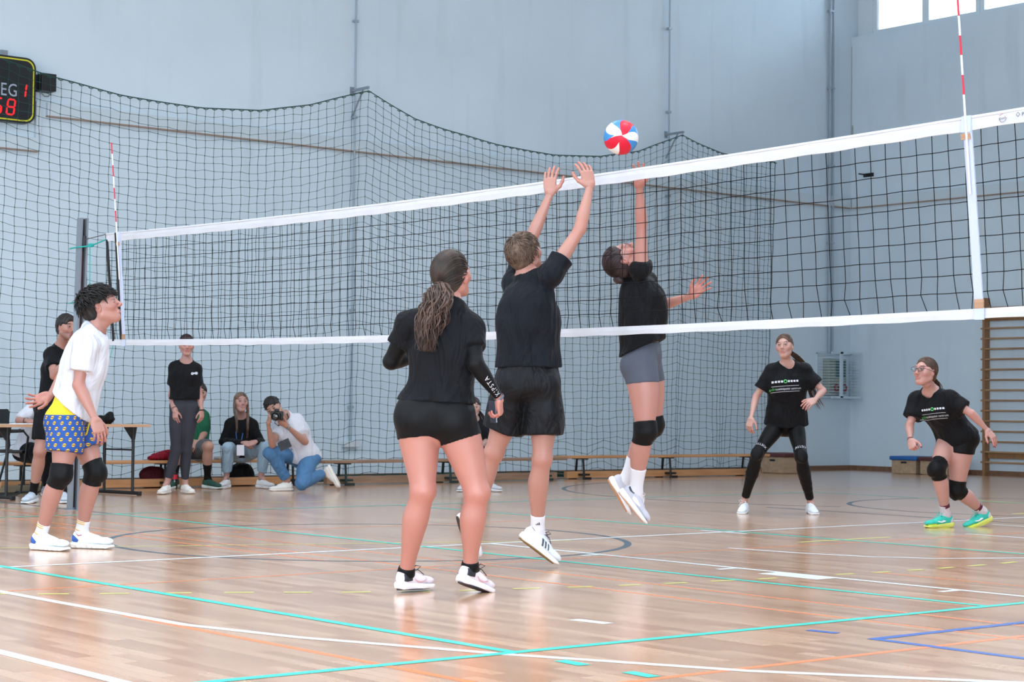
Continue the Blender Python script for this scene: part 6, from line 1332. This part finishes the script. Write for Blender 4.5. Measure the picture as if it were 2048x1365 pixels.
# ================================================================== ball
def ball():
    c = pt(1242, 275, 11.27); R0 = .105; o = empty('volleyball', c, label='red, white and blue volleyball in the air above the net', cat='ball')
    # local axes with the visible star of seams towards the camera
    bx_, by_, bz_ = CR, CU, -CF
    v = []; f = []; NU, NV = 300, 150
    for j in range(NV+1):
        th = math.pi*j/NV
        for i in range(NU): ph = 2*math.pi*i/NU; v.append((math.sin(th)*math.cos(ph), math.sin(th)*math.sin(ph), math.cos(th)))
    for j in range(NV):
        for i in range(NU): f.append((j*NU+i, j*NU+(i+1) % NU, (j+1)*NU+(i+1) % NU, (j+1)*NU+i))
    # three broad swirling panels meet at each of two poles; each is split by a coloured leaf
    mi = []
    for q in f:
        p = np.mean([v[k] for k in q], 0); p /= np.linalg.norm(p); r = math.degrees(math.acos(max(-1, min(1, p[2])))); a = math.degrees(math.atan2(p[1], p[0]))
        if r > 90: r = 180-r; a = 55-a
        a = (a-14*math.sin(math.radians(r*2))) % 360
        colr = 1 if 95 < a < 176 else 0 if 176 <= a < 318 else 1 if (a >= 318 or a < 14) else 0
        for ca, r0, wd, cc in ((168, 24, 24, 2), (96, 18, 24, 2), (16, 22, 24, 2), (313, 20, 25, 2), (236, 24, 22, 1)):
            if r > r0 and abs((a-ca+180) % 360-180) < wd*((r-r0)/(90-r0))**.75: colr = cc
        mi.append(colr)
    me = bpy.data.meshes.new('panels'); Mx = np.stack([bx_, by_, bz_], 1); off = CR*.0
    me.from_pydata(((np.array(v)*R0)@Mx.T).tolist(), [], f)
    for n_, cc in (('ball_red', (.80, .08, .20)), ('ball_white', (.86, .85, .84)), ('ball_blue', (.22, .50, .74))): me.materials.append(mat(n_, cc, .45, bump=.05, bscale=300, spec=.35))
    me.polygons.foreach_set('material_index', mi); me.polygons.foreach_set('use_smooth', [True]*len(f)); me.update()
    b = bpy.data.objects.new('panels', me); COL.objects.link(b); b.parent = o
ball()
# ================================================================== scorer's table and what is on it
M_TT = wood('table_beech', (.74, .58, .46), (.82, .67, .55), 0, 3)
TB = empty('folding_table', (7.72, 17.18, 0), math.radians(10.4), label="scorekeeper's folding table with beech top and black folding legs", cat='table')
TW, TD, TH = 1.86, .62, .735
MB().box((0, -.02, TH-.028), (TW, TD, TH), bev=.003).build('table_top', M_TT, TB)
for lx in (.05, TW-.27):
    mb = MB()
    for yy_ in (.05, TD-.10): mb.tube([(lx+.10, yy_, TH-.03), (lx+.10, yy_, .03)], .016, 8); mb.prism([(lx-.02, TH-.028), (lx+.14, TH-.028), (lx+.115, TH-.16), (lx+.085, TH-.16)], yy_-.01, yy_+.01, M=Matrix(((1, 0, 0, 0), (0, 0, 1, 0), (0, 1, 0, 0), (0, 0, 0, 1))))
    mb.tube([(lx+.10, .05, .47), (lx+.10, TD-.10, .47)], .009, 6); mb.tube([(lx+.10, -.05, .025), (lx+.10, TD, .025)], .02, 8); mb.build('leg', M_LG, TB)
    MB().box((lx+.075, -.075, 0), (lx+.125, -.045, .045), bev=.006).build('foot_cap', M_DK, TB)
def on_table(x, y): a = math.radians(10.4); return (7.72+x*math.cos(a)-y*math.sin(a), 17.18+x*math.sin(a)+y*math.cos(a), TH)
p = on_table(.55, .28); pp = MB().box((-.15, -.105, 0), (.15, .105, .004)).box((-.12, -.09, .004), (.17, .115, .007), M=Matrix.Rotation(.2, 4, 'Z')).build('score_sheets', mat('white_paper', (.86, .88, .92), .7)); pp.location = p; pp.rotation_euler = (0, 0, .25); tag(pp, 'white paper sheets lying on the table under the writing hand', 'paper')
p = np.array(on_table(1.42, .25))
bg_ = surface([(Limb((-.10, 0, .035), (.10, .01, .045), [(0, .05, .04), (.5, .055, .05), (1, .05, .055)]), .03, 1), (Ell((.115, 0, .075), (.035, .05, .05)), .03, 1), (Ell((-.14, .02, .018), (.07, .04, .018)), .03, 1)], .006, cuts=[(V(0, 0, .0015), V(0, 0, -1))], noise=folds(.008, 60, (1, 1, 1), 5))
bo = mesh_obj('shoulder_bag', relax(*bg_, 1), bg_[1], cloth_mat('black_nylon', (.03, .032, .04), .6, .6, 14)); bo.location = p; tag(bo, 'small black fabric bag lying on the table behind the white-shirted player', 'bag')
# chair of the scorekeeper
CH = empty('office_chair', (8.42, 18.32, 0), math.radians(40), label='black stackable chair with tubular cantilever frame at the table', cat='chair')
for s in (-1, 1):
    MB().tube([(s*.25, .02, .64), (s*.25, -.22, .655), (s*.25, -.27, .60), (s*.25, -.20, .03), (s*.25, -.16, .012), (s*.25, .25, .012), (s*.25, .30, .04), (s*.25, .17, .50), (s*.25, .22, .88)], .012, 8).build('side_frame', M_LG, CH, True)
    MB().box((s*.25-.022, -.22, .655), (s*.25+.022, .06, .675), bev=.006).build('armrest', M_DK, CH)
MB().tube([(-.25, .02, .45), (.25, .02, .45)], .01, 6).tube([(-.25, .2, .45), (.25, .2, .45)], .01, 6).build('cross_bars', M_LG, CH)
MB().box((-.23, -.20, .43), (.23, .22, .46), bev=.012).build('seat', M_DK, CH)
bk = MB(); bk.prism(rrect(-.235, .58, .235, .88, .05), .17, .195, M=Matrix(((1, 0, 0, 0), (0, 0, 1, 0), (0, 1, 0, 0), (0, 0, 0, 1)))); bk.build('backrest', mat('dark_grey_plastic', (.09, .10, .12), .5), CH)
# ================================================================== things on and under the benches
def lump(name, loc, items, m, lab, cat, h=.009, nz=None, cut=0, **k):
    v, q = surface(items, h, cuts=[(V(0, 0, cut+.002), V(0, 0, -1))], noise=nz); v = relax(v, q, 1); o = mesh_obj(name, v, q, m); o.location = loc; return tag(o, lab, cat)
b1 = lump('red_jacket', (10.52, 18.93, .315), [(Ell((0, 0, .04), (.16, .11, .055)), .03, 1), (Ell((.05, .01, .075), (.10, .08, .045)), .04, 1), (Ell((-.12, -.02, .03), (.10, .09, .035)), .03, 1)], cloth_mat('crimson_fabric', (.50, .05, .14), .8, .9, 14), 'crumpled crimson jacket lying on the bench', 'jacket', nz=folds(.010, 70, (1, 1, 1), 9))
b1['label'] = 'crumpled crimson jacket lying on the bench beside the standing spectator'
bt = empty('cola_bottle', (10.52, 18.70, 0), label='dark cola bottle with red label standing on the floor below the bench', cat='bottle')
MB().lathe([(.030, 0), (.034, .006), (.034, .10), (.030, .115), (.034, .13), (.034, .155), (.028, .185), (.013, .215), (.012, .235)], 20).build('bottle', mat('cola_dark', (.05, .035, .04), .15, coat=.6), bt, True)
MB().lathe([(.0352, .108), (.0352, .158)], 20).build('label', mat('red_label', (.72, .10, .18), .5), bt, True); MB().lathe([(.0145, .232), (.0145, .25)], 16).build('cap', mat('pale_cap', (.7, .72, .76), .5), bt)
lump('burgundy_bag', (10.40, 18.98, 0), [(Limb((-.08, 0, .06), (.12, 0, .06), [(0, .06, .09), (1, .06, .09)]), .02, 1), (Ell((.0, .0, .15), (.17, .07, .10)), .03, 1)], cloth_mat('burgundy_nylon', (.26, .06, .10), .7, .5, 8), 'burgundy sports bag under the bench behind the cola bottle', 'bag', h=.012, nz=folds(.006, 30, (1, 1, 1), 3))
lump('black_backpack', (11.62, 19.10, 0), [(Ell((0, 0, .13), (.19, .09, .14)), .03, 1), (Ell((.02, -.02, .06), (.16, .10, .08)), .03, 1)], cloth_mat('black_nylon', ''), 'black backpack under the bench between the seated woman\'s legs', 'bag', h=.012, nz=folds(.006, 30, (1, 1, 1), 4))
bpy.data.objects['black_backpack']['label'] = 'black backpack under the bench between the legs of the lanyard wearer'
for x, y, lab in ((11.25, 18.88, 'folded pale cloth on the bench between the two seated spectators'),):
    o = MB().box((-.09, -.07, 0), (.09, .07, .035), bev=.014).build('folded_towel', mat('pale_cloth', (.78, .78, .80), .9, bump=.5, bscale=30)); o.location = (x, y, .315); tag(o, lab, 'towel')
o = MB().box((-.10, -.07, 0), (.10, .07, .006)).build('notebook', mat('pale_paper', (.72, .75, .78), .7)); o.location = (10.83, 18.80, .315); tag(o, 'thin pale notebook lying on the bench edge above the bottle', 'notebook')
o = MB().box((-.16, -.06, 0), (.16, .06, .012), bev=.003).build('grey_folder', mat('grey_folder', (.60, .64, .68), .6)); o.location = (8.95, 18.93, .315); tag(o, 'flat grey folder lying on the left end of the bench', 'folder')
rp_ = MB()
for k in range(3): rp_.tube([(.22*math.cos(a)+.02*k, .07*math.sin(a)+.01*k, .016+.022*k) for a in np.linspace(0, 6.28, 25)[:-1]], .014, 6, closed=True)
o = rp_.build('coiled_rope', mat('hemp_rope', (.52, .47, .38), .9, bump=.6, bscale=90), smooth=True); o.location = (8.62, 18.62, 0); tag(o, 'coil of pale hemp rope on the floor under the bench at far left', 'rope')
